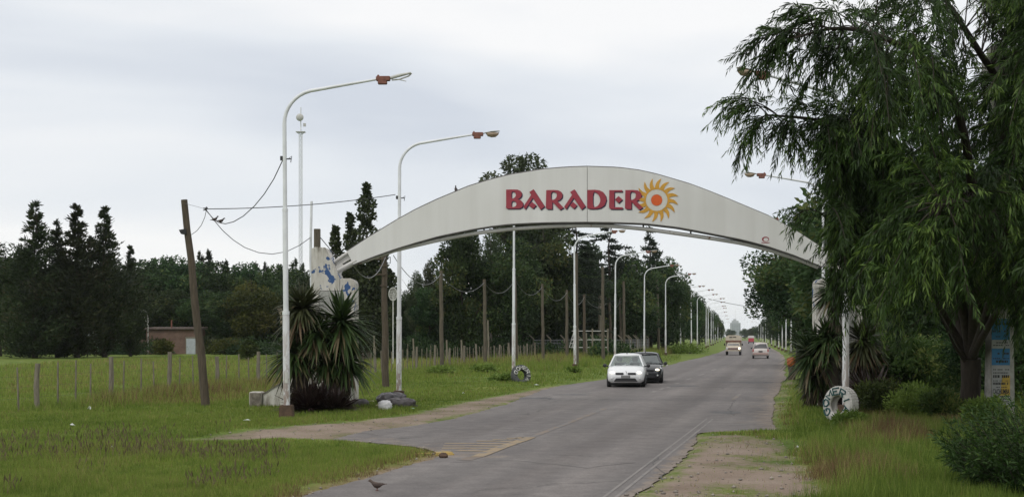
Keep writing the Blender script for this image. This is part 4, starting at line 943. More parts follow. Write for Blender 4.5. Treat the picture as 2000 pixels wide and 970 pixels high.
# pipe frame in the verge
D = 128; b = P(1150, 656, D); b.z = 0; s = F / D
t = thing('pipe_frame', 'grey pipe frame of three rails with slanted brace behind the poles', 'frame', b)
zz = [zat(646, D), zat(663, D), zat(678, D)]
for z_ in zz: m = MB(); m.tube([(-33 / s, 0, z_), (38 / s, 0, z_)], .045, 6); link('rail', m.mesh('rail', M['lamp_grey']), t)
for px in (1129, 1157, 1187): m = MB(); m.tube([((px - 1150) / s, 0, -.05), ((px - 1150) / s, 0, zat(641, D))], .085, 6); link('upright', m.mesh('upright', M['wood_grey']), t)
m = MB()
for dx in (0, 5): m.tube([((1112 + dx - 1150) / s, .05, zat(678, D)), ((1121 + dx - 1150) / s, .05, zat(646, D))], .035, 5)
for k in range(5): a = k / 4; m.tube([((1112 + 9 * a - 1150) / s, .05, zat(678 - 32 * a, D)), ((1117 + 9 * a - 1150) / s, .05, zat(678 - 32 * a, D))], .025, 5)
link('brace', m.mesh('brace', M['lamp_grey']), t)
# pale oval mesh dish on a mast behind the second lamp
D = 105; b = P(767.5, 656, D); b.z = 0; s = F / D
t = thing('mesh_dish', 'pale oval mesh dish before dark trees beside the crossbar pole', 'antenna', b)
m = MB(); m.tube([(0, .1, 0), (0, .1, zat(574, D))], .05, 6); link('mast', m.mesh('mast', M['lamp_grey']), t)
c = Vector((0, 0, zat(574, D))); m = MB(); ov = [c + Vector((8 / s * math.cos(a), 0, 12.5 / s * math.sin(a))) for a in np.linspace(0, 2 * math.pi, 21)]; m.tube(ov, .035, 5, False)
for k in range(-3, 4): xx = 8 / s * k / 4; hh = 12.5 / s * math.sqrt(1 - (k / 4) ** 2); m.tube([c + Vector((xx, .06, -hh)), c + Vector((xx, .06, hh))], .02, 4, False)
for k in range(-3, 4): zz_ = 12.5 / s * k / 4; ww = 8 / s * math.sqrt(1 - (k / 4) ** 2); m.tube([c + Vector((-ww, .06, zz_)), c + Vector((ww, .06, zz_))], .02, 4, False)
link('mesh_reflector', m.mesh('reflector', M['lamp_grey']), t)

# ---------------------------------------------------------------- tyres, bags, small roadside things
def letter_pts(ch):
    """stroke lettering on a unit square, a list of polylines"""
    return {'G': [[(1, .85), (.7, 1), (.25, 1), (0, .7), (0, .3), (.25, 0), (.75, 0), (1, .3), (1, .5), (.6, .5)]], 'O': [[(.3, 0), (0, .3), (0, .7), (.3, 1), (.7, 1), (1, .7), (1, .3), (.7, 0), (.3, 0)]],
            'M': [[(0, 0), (0, 1), (.5, .4), (1, 1), (1, 0)]], 'E': [[(1, 1), (0, 1), (0, 0), (1, 0)], [(0, .5), (.75, .5)]], 'R': [[(0, 0), (0, 1), (.8, 1), (1, .75), (.8, .5), (0, .5)], [(.45, .5), (1, 0)]],
            'I': [[(.5, 0), (.5, 1)]], 'A': [[(0, 0), (.5, 1), (1, 0)], [(.25, .4), (.75, .4)]]}[ch]
def tyre(loc, R, r_in, wid, rz, tilt, mat, lettermat, word, a0, a1, label, tread):
    """axis along local y; face towards -y"""
    t = thing('tyre', label, 'tyre', loc, rz)
    t.rotation_euler[0] = tilt
    prof = [(r_in, -.30), (r_in + .03, -.46), ((R + r_in) / 2, -.52), (R - .06, -.47), (R - .015, -.40), (R, -.25), (R, .25), (R - .015, .40), (R - .06, .47), ((R + r_in) / 2, .52), (r_in + .03, .46), (r_in, .30), (r_in + .06, .22), (R - .09, .2), (R - .09, -.2), (r_in + .06, -.22)]
    n = 40; m = MB()
    rings = [[(p[0] * math.sin(2 * math.pi * i / n), p[1] * wid, p[0] * math.cos(2 * math.pi * i / n)) for p in prof] for i in range(n)]
    rings.append(rings[0]); m.loft(rings, True, False)
    link('casing', m.mesh('casing', mat, True), t, (0, 0, R - .04))
    m = MB()
    for i in range(36):
        a = 2 * math.pi * i / 36
        for sy in (-1, 1):
            a2 = a + .06 * sy; c, s_ = math.cos(a2), math.sin(a2)
            q = [(-.035, -.06), (.035, -.06), (.035, .06), (-.035, .06)]
            V_ = [((R + dr) * s_ + u * c, sy * wid * .21 + v * wid * 2.6, (R + dr) * c - u * s_) for dr in (-.02, .016) for u, v in q]
            m.add(V_, [(0, 1, 2, 3), (7, 6, 5, 4), (0, 4, 5, 1), (1, 5, 6, 2), (2, 6, 7, 3), (3, 7, 4, 0)])
    link('tread', m.mesh('tread', tread), t, (0, 0, R - .04))
    if word:
        m = MB(); k = len(word); mid = (R + r_in) / 2; hh = (R - r_in) * .36
        for i, ch in enumerate(word):
            ac = a0 + (a1 - a0) * (i + .5) / k; wdt = abs(a1 - a0) / k * .36
            for pl in letter_pts(ch):
                pts = []
                for (u, v) in pl:
                    r_ = mid + (v - .5) * 2 * hh; a = ac + (u - .5) * 2 * wdt * (1 if a1 > a0 else -1)
                    fr = abs(r_ - mid) / ((R - r_in) / 2)
                    pts.append((r_ * math.sin(a), -(.525 - .05 * fr ** 2) * wid - .002, r_ * math.cos(a)))
                m.tube(pts, .023, 5)
        link('lettering', m.mesh('lettering', lettermat), t, (0, 0, R - .04))
    return t
M['tyre_white'] = worn_paint('tyre_white', (.66, .64, .60), (.10, .09, .08), 9.0, .36, .8, (1, 1, 1))
M['teal'] = simple('teal', (.02, .085, .085), .6, .3, 12)
M['tyre_grey'] = worn_paint('tyre_grey', (.10, .105, .11), (.03, .03, .032), 7.0, .45, .8, (1, 1, 1))
M['letter_white'] = simple('letter_white', (.58, .58, .56), .7, .3, 10)
q = G(1640, 824); q.z = gz(q.x, q.y) - .02
tyre(q, .50, .245, .36, -.98, -.10, M['tyre_white'], M['teal'], 'GOMERIA', -2.5, 2.2, 'white painted tyre with dark green letters leaning on the lamp by the willow', M['tyre_white'])
q = G(1019, 749); q.z = gz(q.x, q.y) - .10
tyre(q, .50, .25, .30, .55, -.18, M['tyre_grey'], M['letter_white'], 'GOMERIA', -1.5, 2.6, 'grey tyre with white letters half sunk in grass below a curved lamp', M['tyre_grey'])

def bag(name, c, r, mat, label, seed, rz=0.0, cat='rubbish bag', knot=False):
    rr = np.random.default_rng(seed); m = MB(); nu, nv = 26, 14; rings = []
    for j in range(nv + 1):
        th = math.pi * j / nv; ring = []
        for i in range(nu):
            ph = 2 * math.pi * i / nu
            k = 1 + .10 * math.sin(3 * ph + seed) + .07 * math.sin(7 * ph + 2 * th * 3 + seed) * math.sin(th) + .05 * math.sin(11 * ph - 5 * th) * math.sin(th) + .05 * math.sin(17 * ph + 9 * th + seed) * math.sin(th) + .045 * rr.standard_normal() * math.sin(th)
            st = math.sin(th) ** .75
            ring.append((r[0] * st * math.cos(ph) * k, r[1] * st * math.sin(ph) * k, max(0.0, r[2] * (.92 + math.copysign(abs(math.cos(th)) ** .8, math.cos(th))) * (1 + (k - 1) * .6))))
        rings.append(ring)
    m.loft(rings, True, False)
    t = thing(name, label, cat, (c[0], c[1], c[2] - .03), rz)
    link('sack', m.mesh('sack', mat, True), t)
    if knot:
        m = MB(); tip = (r[0] * .95, 0, r[2] * .35)
        for k in range(5): a = k * 1.3; m.tube([tip, (tip[0] + .12, .07 * math.cos(a), tip[2] + .06 * math.sin(a))], [.03, .008], 5)
        link('tied_end', m.mesh('tied_end', mat), t)
    return t
M['bag_black'] = simple('bag_black', (.06, .055, .06), .35, .25, 8); M['bag_grey'] = simple('bag_grey', (.085, .075, .078), .45, .3, 7, bmp=.3); M['bag_white'] = simple('bag_white', (.62, .62, .63), .4, .08, 6)
def gp(px, py, dz=0.0): a = G(px, py); a.z = gz(a.x, a.y) + dz; return a
bag('rubbish_bag', gp(782, 799), (.46, .32, .18), M['bag_grey'], 'big dark rubbish bag lying in front, beside the white one', 3, .1, knot=True)
bag('rubbish_bag', gp(763, 793, .0), (.5, .34, .24), M['bag_black'], 'dark rubbish bag slumped at the back of the heap against the lamp foot', 8, .5)
bag('rubbish_bag', gp(753, 803), (.21, .2, .17), M['bag_white'], 'small white rubbish bag between two dark bags', 12, .3)
bag('rubbish_bag', gp(704, 797), (.29, .22, .14), M['bag_grey'], 'grey rubbish bag alone in grass beside the pillar foot', 21, -.4, knot=True)
M['litter'] = simple('litter', (.6, .62, .6), .6, .15, 8); M['litter_green'] = simple('litter_green', (.4, .6, .5), .6, .15, 8); M['litter_tan'] = simple('litter_tan', (.5, .43, .32), .8, .2, 8)
def scrap(name, px, py, w_, d_, h_, mat, label, seed, cat='litter'):
    rr = random.Random(seed); m = MB(); n = 7; c = gp(px, py, .03)
    V_ = [(w_ / 2 * math.cos(2 * math.pi * i / n) * rr.uniform(.6, 1.1), d_ / 2 * math.sin(2 * math.pi * i / n) * rr.uniform(.6, 1.1), h_ * rr.uniform(0, .9)) for i in range(n)]
    V_ += [(x_, y_, z_ + .012) for x_, y_, z_ in V_] + [(0, 0, h_ + .03)]
    F_ = [tuple(range(n - 1, -1, -1))] + [(i, (i + 1) % n, n + (i + 1) % n, n + i) for i in range(n)] + [(n + i, n + (i + 1) % n, 2 * n) for i in range(n)]
    m.add(V_, F_); thing(name, label, cat, c, me=m.mesh(name, mat))
scrap('plastic_bag', 175, 804, .14, .14, .12, M['litter'], 'crumpled white plastic bag under a thick fence post', 1)
scrap('paper_scrap', 141, 834, .14, .1, .03, M['litter'], 'white paper scrap lying in the mown field verge', 2)
scrap('plastic_scrap', 484, 827, .26, .14, .03, M['litter'], 'flat white plastic scrap in grass near the tall lamp foot', 3)
scrap('paper_scrap', 218, 885, .08, .07, .04, M['litter'], 'tiny white scrap among the dark seed stalks', 4)
scrap('paper_scrap', 726, 787, .3, .16, .03, M['litter_tan'], 'tan paper scrap between the lone bag and the heap', 5)
scrap('paper_scrap', 738, 799, .18, .14, .04, M['litter_tan'], 'tan crumpled scrap at the foot of the white bag', 6)
scrap('plastic_scrap', 806, 803, .2, .16, .02, M['litter_green'], 'pale green plastic scrap right of the rubbish heap'.replace('right of', 'beside'), 7)
scrap('paper_scrap', 905, 770, .12, .1, .04, M['litter'], 'white scrap in mown grass between heap and grey tyre', 8)
scrap('paper_scrap', 1048, 755, .25, .1, .03, M['litter'], 'white scrap on the verge edge beside the grey tyre', 9)
scrap('stone', 813, 828, .12, .1, .06, M['stone'], 'pale stone on the bare shoulder by the side lane', 10, 'stone')
scrap('stone', 1557, 878, .08, .08, .04, M['litter'], 'white pebble on the dry verge before the painted tyre', 11, 'stone')
scrap('stone', 1299, 716, .6, .5, .25, M['concrete'], 'pale block at the road edge behind the dark car', 12, 'stone')
# yellow painted kerb end at the nose of the island
c = gp(866, 889); m = MB(); m.box((0, 0, .03), (.38, .3, .12), .3); m.box((-.42, .05, .02), (.4, .2, .08), .5)
thing('kerb_stone', 'worn yellow kerb stone at the nose of the grass island', 'kerb stone', c, me=m.mesh('kerb', worn_paint('kerb_yellow', (.5, .36, .12), (.2, .18, .15), 6, .45, .9, (1, 1, 1)), bevel=.03))
c = G(866, 895); c.z = ROAD_Z; m = MB(); m.blob((0, 0, .04), (.09, .08, .06), 9, 6, .15, 3); thing('dark_clod', 'dark clod on the asphalt in front of the yellow kerb', 'clod', c, me=m.mesh('clod', M['footing']))
# orange sack on a stump by the willow side verge
c = gp(1546, 742); D = c.y; s = F / D
t = thing('tree_stump', 'dark stump at the road edge holding up an orange sack', 'stump', c)
m = MB(); m.tube([(0, 0, -.1), (.02, 0, .4), (-.02, 0, .72)], [.22, .17, .19], 9); link('shaft', m.mesh('shaft', M['wood_brown'], True), t)
bag('orange_sack', (c.x, c.y, c.z + .72), (.22, .2, .26), simple('orange_sack', (.36, .10, .03), .6, .3, 6), 'orange sack sitting on the dark stump among spiky leaves', 31, 0, 'sack')
# concrete utility column with pasted posters
D = 33.0; b = P(1952, 656, D); b.z = gz(b.x, D) - .2; s = F / D; Htop = zat(88, D) - b.z
t = thing('concrete_column', 'tapered concrete utility column with pasted blue and yellow posters', 'utility pole', b)
m = MB(); zc = zat(180, D) - b.z
m.loft([[(-w_, -.26 * k, z_), (w_, -.26 * k, z_), (w_, .26 * k, z_), (-w_, .26 * k, z_)] for w_, k, z_ in [(.315, 1, 0), (.27, .9, 3.5), (.19, .75, zc), (.15, .7, Htop)]]); link('shaft', m.mesh('shaft', M['concrete'], bevel=.03), t)
m = MB(); m.box((-.1, 0, zat(128, D) - b.z), (.55, .5, .5)); m.box((-.05, 0, zat(104, D) - b.z), (.4, .46, .3)); link('pole_collar', m.mesh('collar', M['concrete'], bevel=.02), t)
def poster(y0, y1, col_, bars, word=None, half=None):
    z0, z1 = zat(y1, D) - b.z, zat(y0, D) - b.z; fy = lambda z: -.26 * (1 - .1 * z / 3.5) - .006
    xl, xr = (1930 - 1952) / s, (1965 - 1952) / s
    m = MB(); m.add([(xl, fy(z0), z0), (xr, fy(z0), z0), (xr, fy(z1), z1), (xl, fy(z1), z1), (xl, fy(z0) + .004, z0), (xr, fy(z0) + .004, z0), (xr, fy(z1) + .004, z1), (xl, fy(z1) + .004, z1)], [(0, 1, 2, 3), (7, 6, 5, 4), (0, 4, 5, 1), (1, 5, 6, 2), (2, 6, 7, 3), (3, 7, 4, 0)])
    p = link('poster', m.mesh('poster', col_), t)
    if half:
        xm = xl + (xr - xl) * .45; zt, zb = z0 + (z1 - z0) * .75, z0 + (z1 - z0) * .25
        m = MB(); m.add([(xm, fy(zb) - .003, zb), (xr, fy(zb) - .003, zb), (xr, fy(zt) - .003, zt), (xm + .06, fy(zt) - .003, zt)], [(0, 1, 2, 3)]); link('yellow_band', m.mesh('band', half), p)
    m = MB(); rr = random.Random(y0)
    for (v, hgt, fill) in bars:
        z = z1 - (z1 - z0) * v; hh = (z1 - z0) * hgt; x = xl + .03
        while x < xr - .05:
            ww = rr.uniform(.015, .05) * (1.6 if hgt > .08 else 1)
            if rr.random() < fill: m.add([(x, fy(z) - .006, z - hh / 2), (min(x + ww, xr - .02), fy(z) - .006, z - hh / 2), (min(x + ww, xr - .02), fy(z) - .006, z + hh / 2), (x, fy(z) - .006, z + hh / 2)], [(0, 1, 2, 3)])
            x += ww + .012
    if m.v: link('print', m.mesh('print', M['black']), p)
    if word:
        cu = bpy.data.curves.new('w', 'FONT'); cu.body = word[0]; cu.size = 1; cu.extrude = 0.0; cu.offset = .02
        o = bpy.data.objects.new('tmp', cu); me = bpy.data.meshes.new_from_object(o); bpy.data.objects.remove(o)
        n = len(me.vertices); co = np.empty(n * 3); me.vertices.foreach_get('co', co); co = co.reshape(-1, 3)
        co[:, 0] = (co[:, 0] - co[:, 0].min()) / np.ptp(co[:, 0]); co[:, 1] = (co[:, 1] - co[:, 1].min()) / np.ptp(co[:, 1])
        zz_ = z1 - (z1 - z0) * word[1]; hh = (z1 - z0) * word[2]; X = xl + .02 + co[:, 0] * (xr - xl - .04); Z = zz_ + (co[:, 1] - .5) * hh
        me.vertices.foreach_set('co', np.stack([X, fy(zz_) * np.ones(n) - .009, Z], 1).astype(np.float32).ravel()); me.materials.clear(); me.materials.append(M['black']); me.update()
        link('lettering', me, p)
pb, pw, py_ = simple('poster_blue', (.03, .15, .31), .7, .2, 4), simple('poster_white', (.31, .31, .31), .8, .12, 5), simple('poster_yellow', (.44, .30, .06), .8, .15, 5)  # poster colours dimmed, the willow's shade is put into them
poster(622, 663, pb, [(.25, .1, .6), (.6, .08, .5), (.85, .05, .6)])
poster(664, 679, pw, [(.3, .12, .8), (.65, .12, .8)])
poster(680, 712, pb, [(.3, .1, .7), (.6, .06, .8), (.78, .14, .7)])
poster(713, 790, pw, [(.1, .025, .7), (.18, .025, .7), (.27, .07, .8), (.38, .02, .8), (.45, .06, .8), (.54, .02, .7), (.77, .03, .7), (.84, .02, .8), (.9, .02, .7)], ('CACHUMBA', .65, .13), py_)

# ---------------------------------------------------------------- brick shed, white house, small yard lamp, far tower
D = 163.0; s = F / D; b = P(335, 656, D); b.z = 0
def brick_mat():
    m, t, bb = nodes_of('brick_wall'); br = t.nodes.new('ShaderNodeTexBrick'); br.inputs['Color1'].default_value = (.20, .105, .075, 1); br.inputs['Color2'].default_value = (.145, .08, .06, 1); br.inputs['Mortar'].default_value = (.2, .17, .14, 1)
    br.inputs['Scale'].default_value = 1.0; br.inputs['Brick Width'].default_value = .26; br.inputs['Row Height'].default_value = .085; br.inputs['Mortar Size'].default_value = .012
    c = t.nodes.new('ShaderNodeTexCoord'); mp = t.nodes.new('ShaderNodeMapping'); mp.inputs['Rotation'].default_value = (math.radians(90), 0, 0); t.links.new(c.outputs['Object'], mp.inputs[0]); t.links.new(mp.outputs[0], br.inputs['Vector'])
    n = noise(t, .8, 5, .6, obj_co(t)); r = ramp(t, [(.3, (.65, .62, .6)), (.7, (1.15, 1.15, 1.15))]); t.links.new(n.outputs['Fac'], r.inputs[0])
    t.links.new(mixc(t, 1, br.outputs[0], r.outputs[0], 'MULTIPLY'), bb.inputs['Base Color']); bb.inputs['Roughness'].default_value = .9; return m
M['brick'] = brick_mat(); M['roof'] = simple('roof_sheet', (.13, .10, .085), .8, .4, 2); M['door'] = simple('door_paint', (.42, .46, .48), .6, .12, 3)
t = thing('brick_shed', 'low brick shed with pale door across the field behind the fence', 'shed', b)
hw, H = 49.5 / s, zat(643, D)
m = MB(); m.box((0, 2.2, H / 2), (2 * hw, 4.4, H)); link('wall', m.mesh('wall', M['brick']), t)
m = MB()
for k in range(15): xk = -hw - .1 + (2 * hw + .3) * k / 14; m.tube([(xk, -.35, H + .10), (xk, 4.7, H + .3)], .10, 6)
m.box((.05, 2.2, H + .1), (2 * hw + .45, 5.1, .12)); rf = link('roof', m.mesh('roof', M['roof']), t)
m = MB(); m.tube([((331 - 335) / s, 1, H), ((331 - 335) / s, 1, zat(624, D))], .09, 6); link('chimney', m.mesh('chimney', M['rust_red']), rf)
m = MB(); m.box(((373 - 335) / s, -.03, 1.0), (1.15, .08, 2.1)); dr = link('door', m.mesh('door', M['door']), t)
m = MB(); m.box(((373 - 335) / s - .45, -.1, 1.0), (.08, .05, .08)); link('handle', m.mesh('handle', M['black']), dr)
m = MB(); m.box(((373 - 335) / s, -.012, 1.1), (1.4, .03, 2.35)); link('door_frame', m.mesh('frame', M['wood_grey']), t)
m = MB(); m.box((-hw - 1.2, 1.6, .95), (2.3, .25, 1.9)); link('side_wall', m.mesh('side_wall', M['brick']), t)
b2 = P(290, 656, 162); b2.z = 0
t = thing('yard_lamp', 'small curved lamp on the corner of the brick shed', 'lamp', b2)
zt = zat(600, 162); m = MB(); m.tube([(0, -.2, 0), (0, -.2, zat(622, 162)), (-.1, -.2, zat(612, 162)), (-.45, -.2, zat(606, 162)), (-1.3, -.2, zat(602, 162))], .05, 6); m.tube([(0, -.2, zat(636, 162)), (-.9, -.2, zat(604, 162))], .03, 5); link('pole', m.mesh('pole', M['lamp_grey'], True), t)
m = MB(); m.blob((-1.75, -.2, zat(601.5, 162)), (.6, .22, .22), 10, 6, flat=-9); link('lamp_head', m.mesh('lamp_head', M['white_steel'], True), t)
D = 182; b = P(195, 656, D); b.z = 0; s = F / D
t = thing('white_house', 'white walled house showing in gaps behind the dark conifers', 'house', b)
m = MB(); m.box((0, 2.5, 1.5), (8.2, 5, 3.0)); link('wall', m.mesh('wall', simple('house_white', (.52, .53, .55), .8, .1, 1)), t)
m = MB(); m.add([(-4.5, -.3, 2.98), (4.5, -.3, 2.98), (4.5, 5.3, 2.98), (-4.5, 5.3, 2.98), (-4.5, 2.5, 4.2), (4.5, 2.5, 4.2)], [(0, 1, 5, 4), (2, 3, 4, 5), (1, 2, 5), (3, 0, 4), (3, 2, 1, 0)]); link('roof', m.mesh('roof', M['roof']), t)
for xk in (-1.6, 1.3): m = MB(); m.box((xk, -.02, 1.5), (1.0, .08, 1.1)); wn = link('window', m.mesh('window', M['wood_grey']), t); m = MB(); m.box((xk, -.07, 1.5), (.82, .03, .92)); link('pane', m.mesh('pane', M['black']), wn)
D = 2600.0; b = P(1437.5, 656, D); b.z = 0; s = F / D
t = thing('apartment_tower', 'pale high rise block in haze where the road vanishes', 'building', b)
hz_ = zat(630, D); hw = 9 / s
m = MB(); m.box((0, 8, hz_ / 2), (2 * hw, 16, hz_)); link('wall', m.mesh('wall', simple('tower_wall', (.36, .38, .41), .8, .08, .2)), t)
m = MB(); m.box((-.3, 8, hz_ + 2.2), (12.5, 10, 4.4)); m.box((-1.2, 8, hz_ + 6.0), (5, 6, 3.4)); link('penthouse', m.mesh('penthouse', simple('tower_top', (.42, .43, .45), .8, .1, .2)), t)
m = MB(); m.tube([(0, 8, hz_ + 7.5), (0, 8, hz_ + 27)], .22, 5); link('antenna', m.mesh('antenna', M['lamp_grey']), t)
wm = MB(); wm.box((0, 0, 0), (2.4, .3, 1.5)); wme = wm.mesh('window', simple('tower_window', (.17, .19, .22), .4, .2, .5))
for r_ in range(int(hz_ / 3.0)):
    for k in range(4): link('window', wme, t, (-6.6 + 4.4 * k, -.1, 1.8 + 3.0 * r_))

# ---------------------------------------------------------------- vehicles
def white_paint(name, c, rough=.28): return simple(name, c, rough, .05, 2, coat=.5)
M['glass'] = glass_mat('car_glass', (.60, .66, .64), .2); M['glass_dark'] = glass_mat('car_glass_dark', (.25, .28, .28), .22)
M['headlight'] = emissive('headlight', (1.0, .9, .68), 2.6); M['lens'] = simple('lamp_lens', (.62, .64, .64), .15, .1, 3); M['headlight_dim'] = emissive('headlight_dim', (.9, .82, .65), .45)
M['seat'] = simple('seat', (.05, .05, .055), .9, .2, 4); M['plate'] = simple('plate', (.42, .42, .42), .5, .1, 4); M['tail_red'] = simple('tail_red', (.38, .035, .03), .3, .15, 5)
def wheel(t, x, y, r, w_):
    m = MB(); n = 20; prof = [(r * .6, -.5), (r * .93, -.5), (r, -.38), (r, .38), (r * .93, .5), (r * .6, .5)]
    rings = [[(p[1] * w_, p[0] * math.sin(2 * math.pi * i / n), p[0] * math.cos(2 * math.pi * i / n)) for p in prof] for i in range(n)]; rings.append(rings[0]); m.loft(rings, True, False)
    wo = link('wheel', m.mesh('tyre', M['rubber'], True), t, (x, y, r))
    m = MB(); m.tube([(-.42 * w_, 0, 0), (.42 * w_, 0, 0)], r * .61, 14)
    for k in range(5):
        a = 2 * math.pi * k / 5; m.box((math.copysign(.46 * w_, x), r * .33 * math.sin(a), r * .33 * math.cos(a)), (.03, .08, .08))
    link('rim', m.mesh('rim', M['grey_metal']), wo)
def body_loft(st):
    """st: (y, half width, z bottom, z belt, z top) from nose to tail"""
    rings = []
    for y, w_, zb, zs, zt in st:
        h = [(w_ * .80, zb), (w_ * .97, zb + .10), (w_, (zb + zs) / 2), (w_ * .985, zs - .04), (w_ * .90, zs + (zt - zs) * .6), (w_ * .55, zt), (0, zt + .015)]
        rings.append([(x, y, z) for x, z in h] + [(-x, y, z) for x, z in reversed(h[:-1])])
    m = MB(); m.loft(rings); return m
def car(name, label, loc, rz, paint, W=.87, hatch=True, emblem=False, lights='headlight', glass='glass'):
    t = thing(name, label, 'car', loc, rz)
    st = [(0, W * .66, .36, .50, .56), (.06, W * .84, .24, .58, .66), (.22, W * .94, .20, .66, .76), (.55, W * .99, .19, .80, .90), (1.05, W, .2, .88, .985), (2.2, W, .2, .90, .96), (3.4, W * .99, .2, .92, .97), (3.85, W * .95, .24, .92, .98), (4.02, W * .86, .34, .84, .90)]
    link('body', body_loft(st).mesh('body', paint, True), t)
    # greenhouse: roof, pillars, glass
    rw, bw = W * .665, W * .90; ys = [.98, 1.72, 2.6, 3.25, 3.88]; zr = 1.47
    m = MB(); m.loft([[(-rw * k, y, z - .05), (-rw * k * .96, y, z), (-rw * .5, y, z + .035), (0, y, z + .045), (rw * .5, y, z + .035), (rw * k * .96, y, z), (rw * k, y, z - .05)] for y, z, k in [(1.62, zr - .03, .97), (1.8, zr + .005, 1), (2.6, zr + .02, 1), (3.2, zr - .02, .98), (3.42, zr - .09, .95)]]); rf = link('roof', m.mesh('roof', paint, True), t)
    m = MB(); m.tube([(0, 1.72, zr + .03), (0, 1.80, zr + .14)], .012, 5); m.box((0, 1.75, zr + .04), (.05, .09, .05)); link('antenna', m.mesh('antenna', M['black']), rf)
    for sx in (-1, 1):
        m = MB(); m.tube([(sx * bw, .95, .93), (sx * rw, 1.68, zr - .05)], .042, 6); m.tube([(sx * W * .94, 2.3, .9), (sx * rw, 2.35, zr - .03)], .04, 6); m.tube([(sx * W * .93, 3.5, .92), (sx * rw, 3.2, zr - .05)], .07, 6); m.tube([(sx * rw, 1.68, zr - .05), (sx * rw, 2.4, zr - .02), (sx * rw * .97, 3.3, zr - .07)], .035, 6); link('pillar', m.mesh('pillar', paint, True), t)
        m = MB(); m.quad((sx * W * .93, 1.05, .93), (sx * rw * 1.01, 1.72, zr - .07), (sx * rw * 1.01, 2.34, zr - .05), (sx * W * .95, 2.32, .91)); m.quad((sx * W * .95, 2.34, .91), (sx * rw * 1.01, 2.38, zr - .05), (sx * rw * 1.01, 3.15, zr - .07), (sx * W * .94, 3.42, .93)); link('side_window', m.mesh('side_window', M[glass]), t)
        m = MB(); m.loft([[(sx * (W + .06 + .13 * k), 1.12 + dy * .08, .97 + dz * hh) for dy, dz in ((-1, -.6), (-1, .6), (0, 1), (1, .6), (1, -.6), (0, -1))] for k, hh in ((0, .05), (.3, .085), (.8, .085), (1.2, .05))]); m.tube([(sx * W * .92, 1.12, .93), (sx * (W + .08), 1.12, .96)], .03, 5); link('mirror', m.mesh('mirror', M['black'], True), t)
        m = MB(); a = sx
        m.loft([[(sx * x, y + dy, z) for x, y, z, dy in q] for q in ([(W * .56, .075, .60, 0), (W * .86, .24, .60, 0), (W * .95, .42, .74, 0), (W * .90, .44, .81, 0), (W * .66, .22, .735, 0)], [(W * .56, .035, .61, 0), (W * .87, .20, .61, 0), (W * .955, .39, .745, 0), (W * .90, .40, .80, 0), (W * .66, .175, .73, 0)])]); hl_ = link('headlight', m.mesh('headlight', M['lens'], False, .01), t)
        m = MB(); m.blob((sx * W * .70, .13, .665), (.11, .09, .06), 10, 6, flat=-9); link('bulb', m.mesh('bulb', M[lights], True), hl_)
        m = MB(); m.blob((sx * W * .72, .045, .40), (.055, .05, .045), 8, 5, flat=-9); link('fog_lamp', m.mesh('fog_lamp', M['lens'], True), t)
        m = MB(); m.box((sx * W * .32, .012, .63), (W * .42, .09, .085)); link('grille', m.mesh('grille', M['black'], bevel=.015), t)
        wheel(t, sx * (W - .09), .72, .305, .2); wheel(t, sx * (W - .09), 3.28, .305, .2)
        m = MB(); m.tube([(sx * .1 - .12, .93, .99), (sx * .45 - .1, 1.04, 1.06)], .01, 4); link('wiper', m.mesh('wiper', M['black']), t)
        m = MB(); m.loft([[(sx * .36 + x_ * .22, 2.0 + dy, z) for x_, dy in ((-1, 0), (1, 0), (1, .14), (-1, .14))] for z in (.75, 1.1)]); m.box((sx * .36, 2.08, 1.24), (.26, .1, .2)); link('seat', m.mesh('seat', M['seat'], bevel=.03), t)
    m = MB(); m.quad((-bw * .97, .985, .985), (bw * .97, .985, .985), (rw * .97, 1.70, zr - .035), (-rw * .97, 1.70, zr - .035)); link('windscreen', m.mesh('windscreen', M[glass]), t)
    m = MB(); m.quad((bw * .9, 3.86, .98), (-bw * .9, 3.86, .98), (-rw * .92, 3.42, zr - .12), (rw * .92, 3.42, zr - .12)); link('rear_window', m.mesh('rear_window', M[glass]), t)
    m = MB(); m.prism([(-W * .62, .27), (W * .62, .27), (W * .50, .42), (-W * .50, .42)], -.035, .12); link('lower_intake', m.mesh('intake', M['black'], bevel=.01), t)
    m = MB(); m.box((0, -.008, .49), (.40, .02, .12)); pl = link('number_plate', m.mesh('plate', M['black']), t)
    m = MB(); m.box((0, -.022, .525), (.36, .012, .03)); m.box((0, -.022, .455), (.36, .012, .03)); link('plate_border', m.mesh('border', M['plate']), pl)
    m = MB(); m.box((0, 2.0, .17), (W * 1.7, 3.2, .12)); link('underbody', m.mesh('underbody', M['black']), t)
    if emblem:
        m = MB()
        d = [(0, .085), (.06, 0), (0, -.085), (-.06, 0)]; ring = [Vector((x_, -.02, .66 + z_)) for x_, z_ in d]; m.tube(ring + [ring[0]], .014, 5, False); link('emblem', m.mesh('emblem', M['chrome']), t)
    return t
def on_road(px, D): v = P(px, 656, D); v.z = ROAD_Z; return v
car('hatchback_car', 'white hatchback driving towards us with lit headlights', on_road(1222, 58.2), -.125, white_paint('car_white', (.76, .77, .78)), emblem=True)
car('dark_car', 'black car with one lit headlight following close behind the white hatchback', on_road(1259, 63.2), -.125, white_paint('car_black', (.028, .03, .033), .2), W=.88, glass='glass_dark')

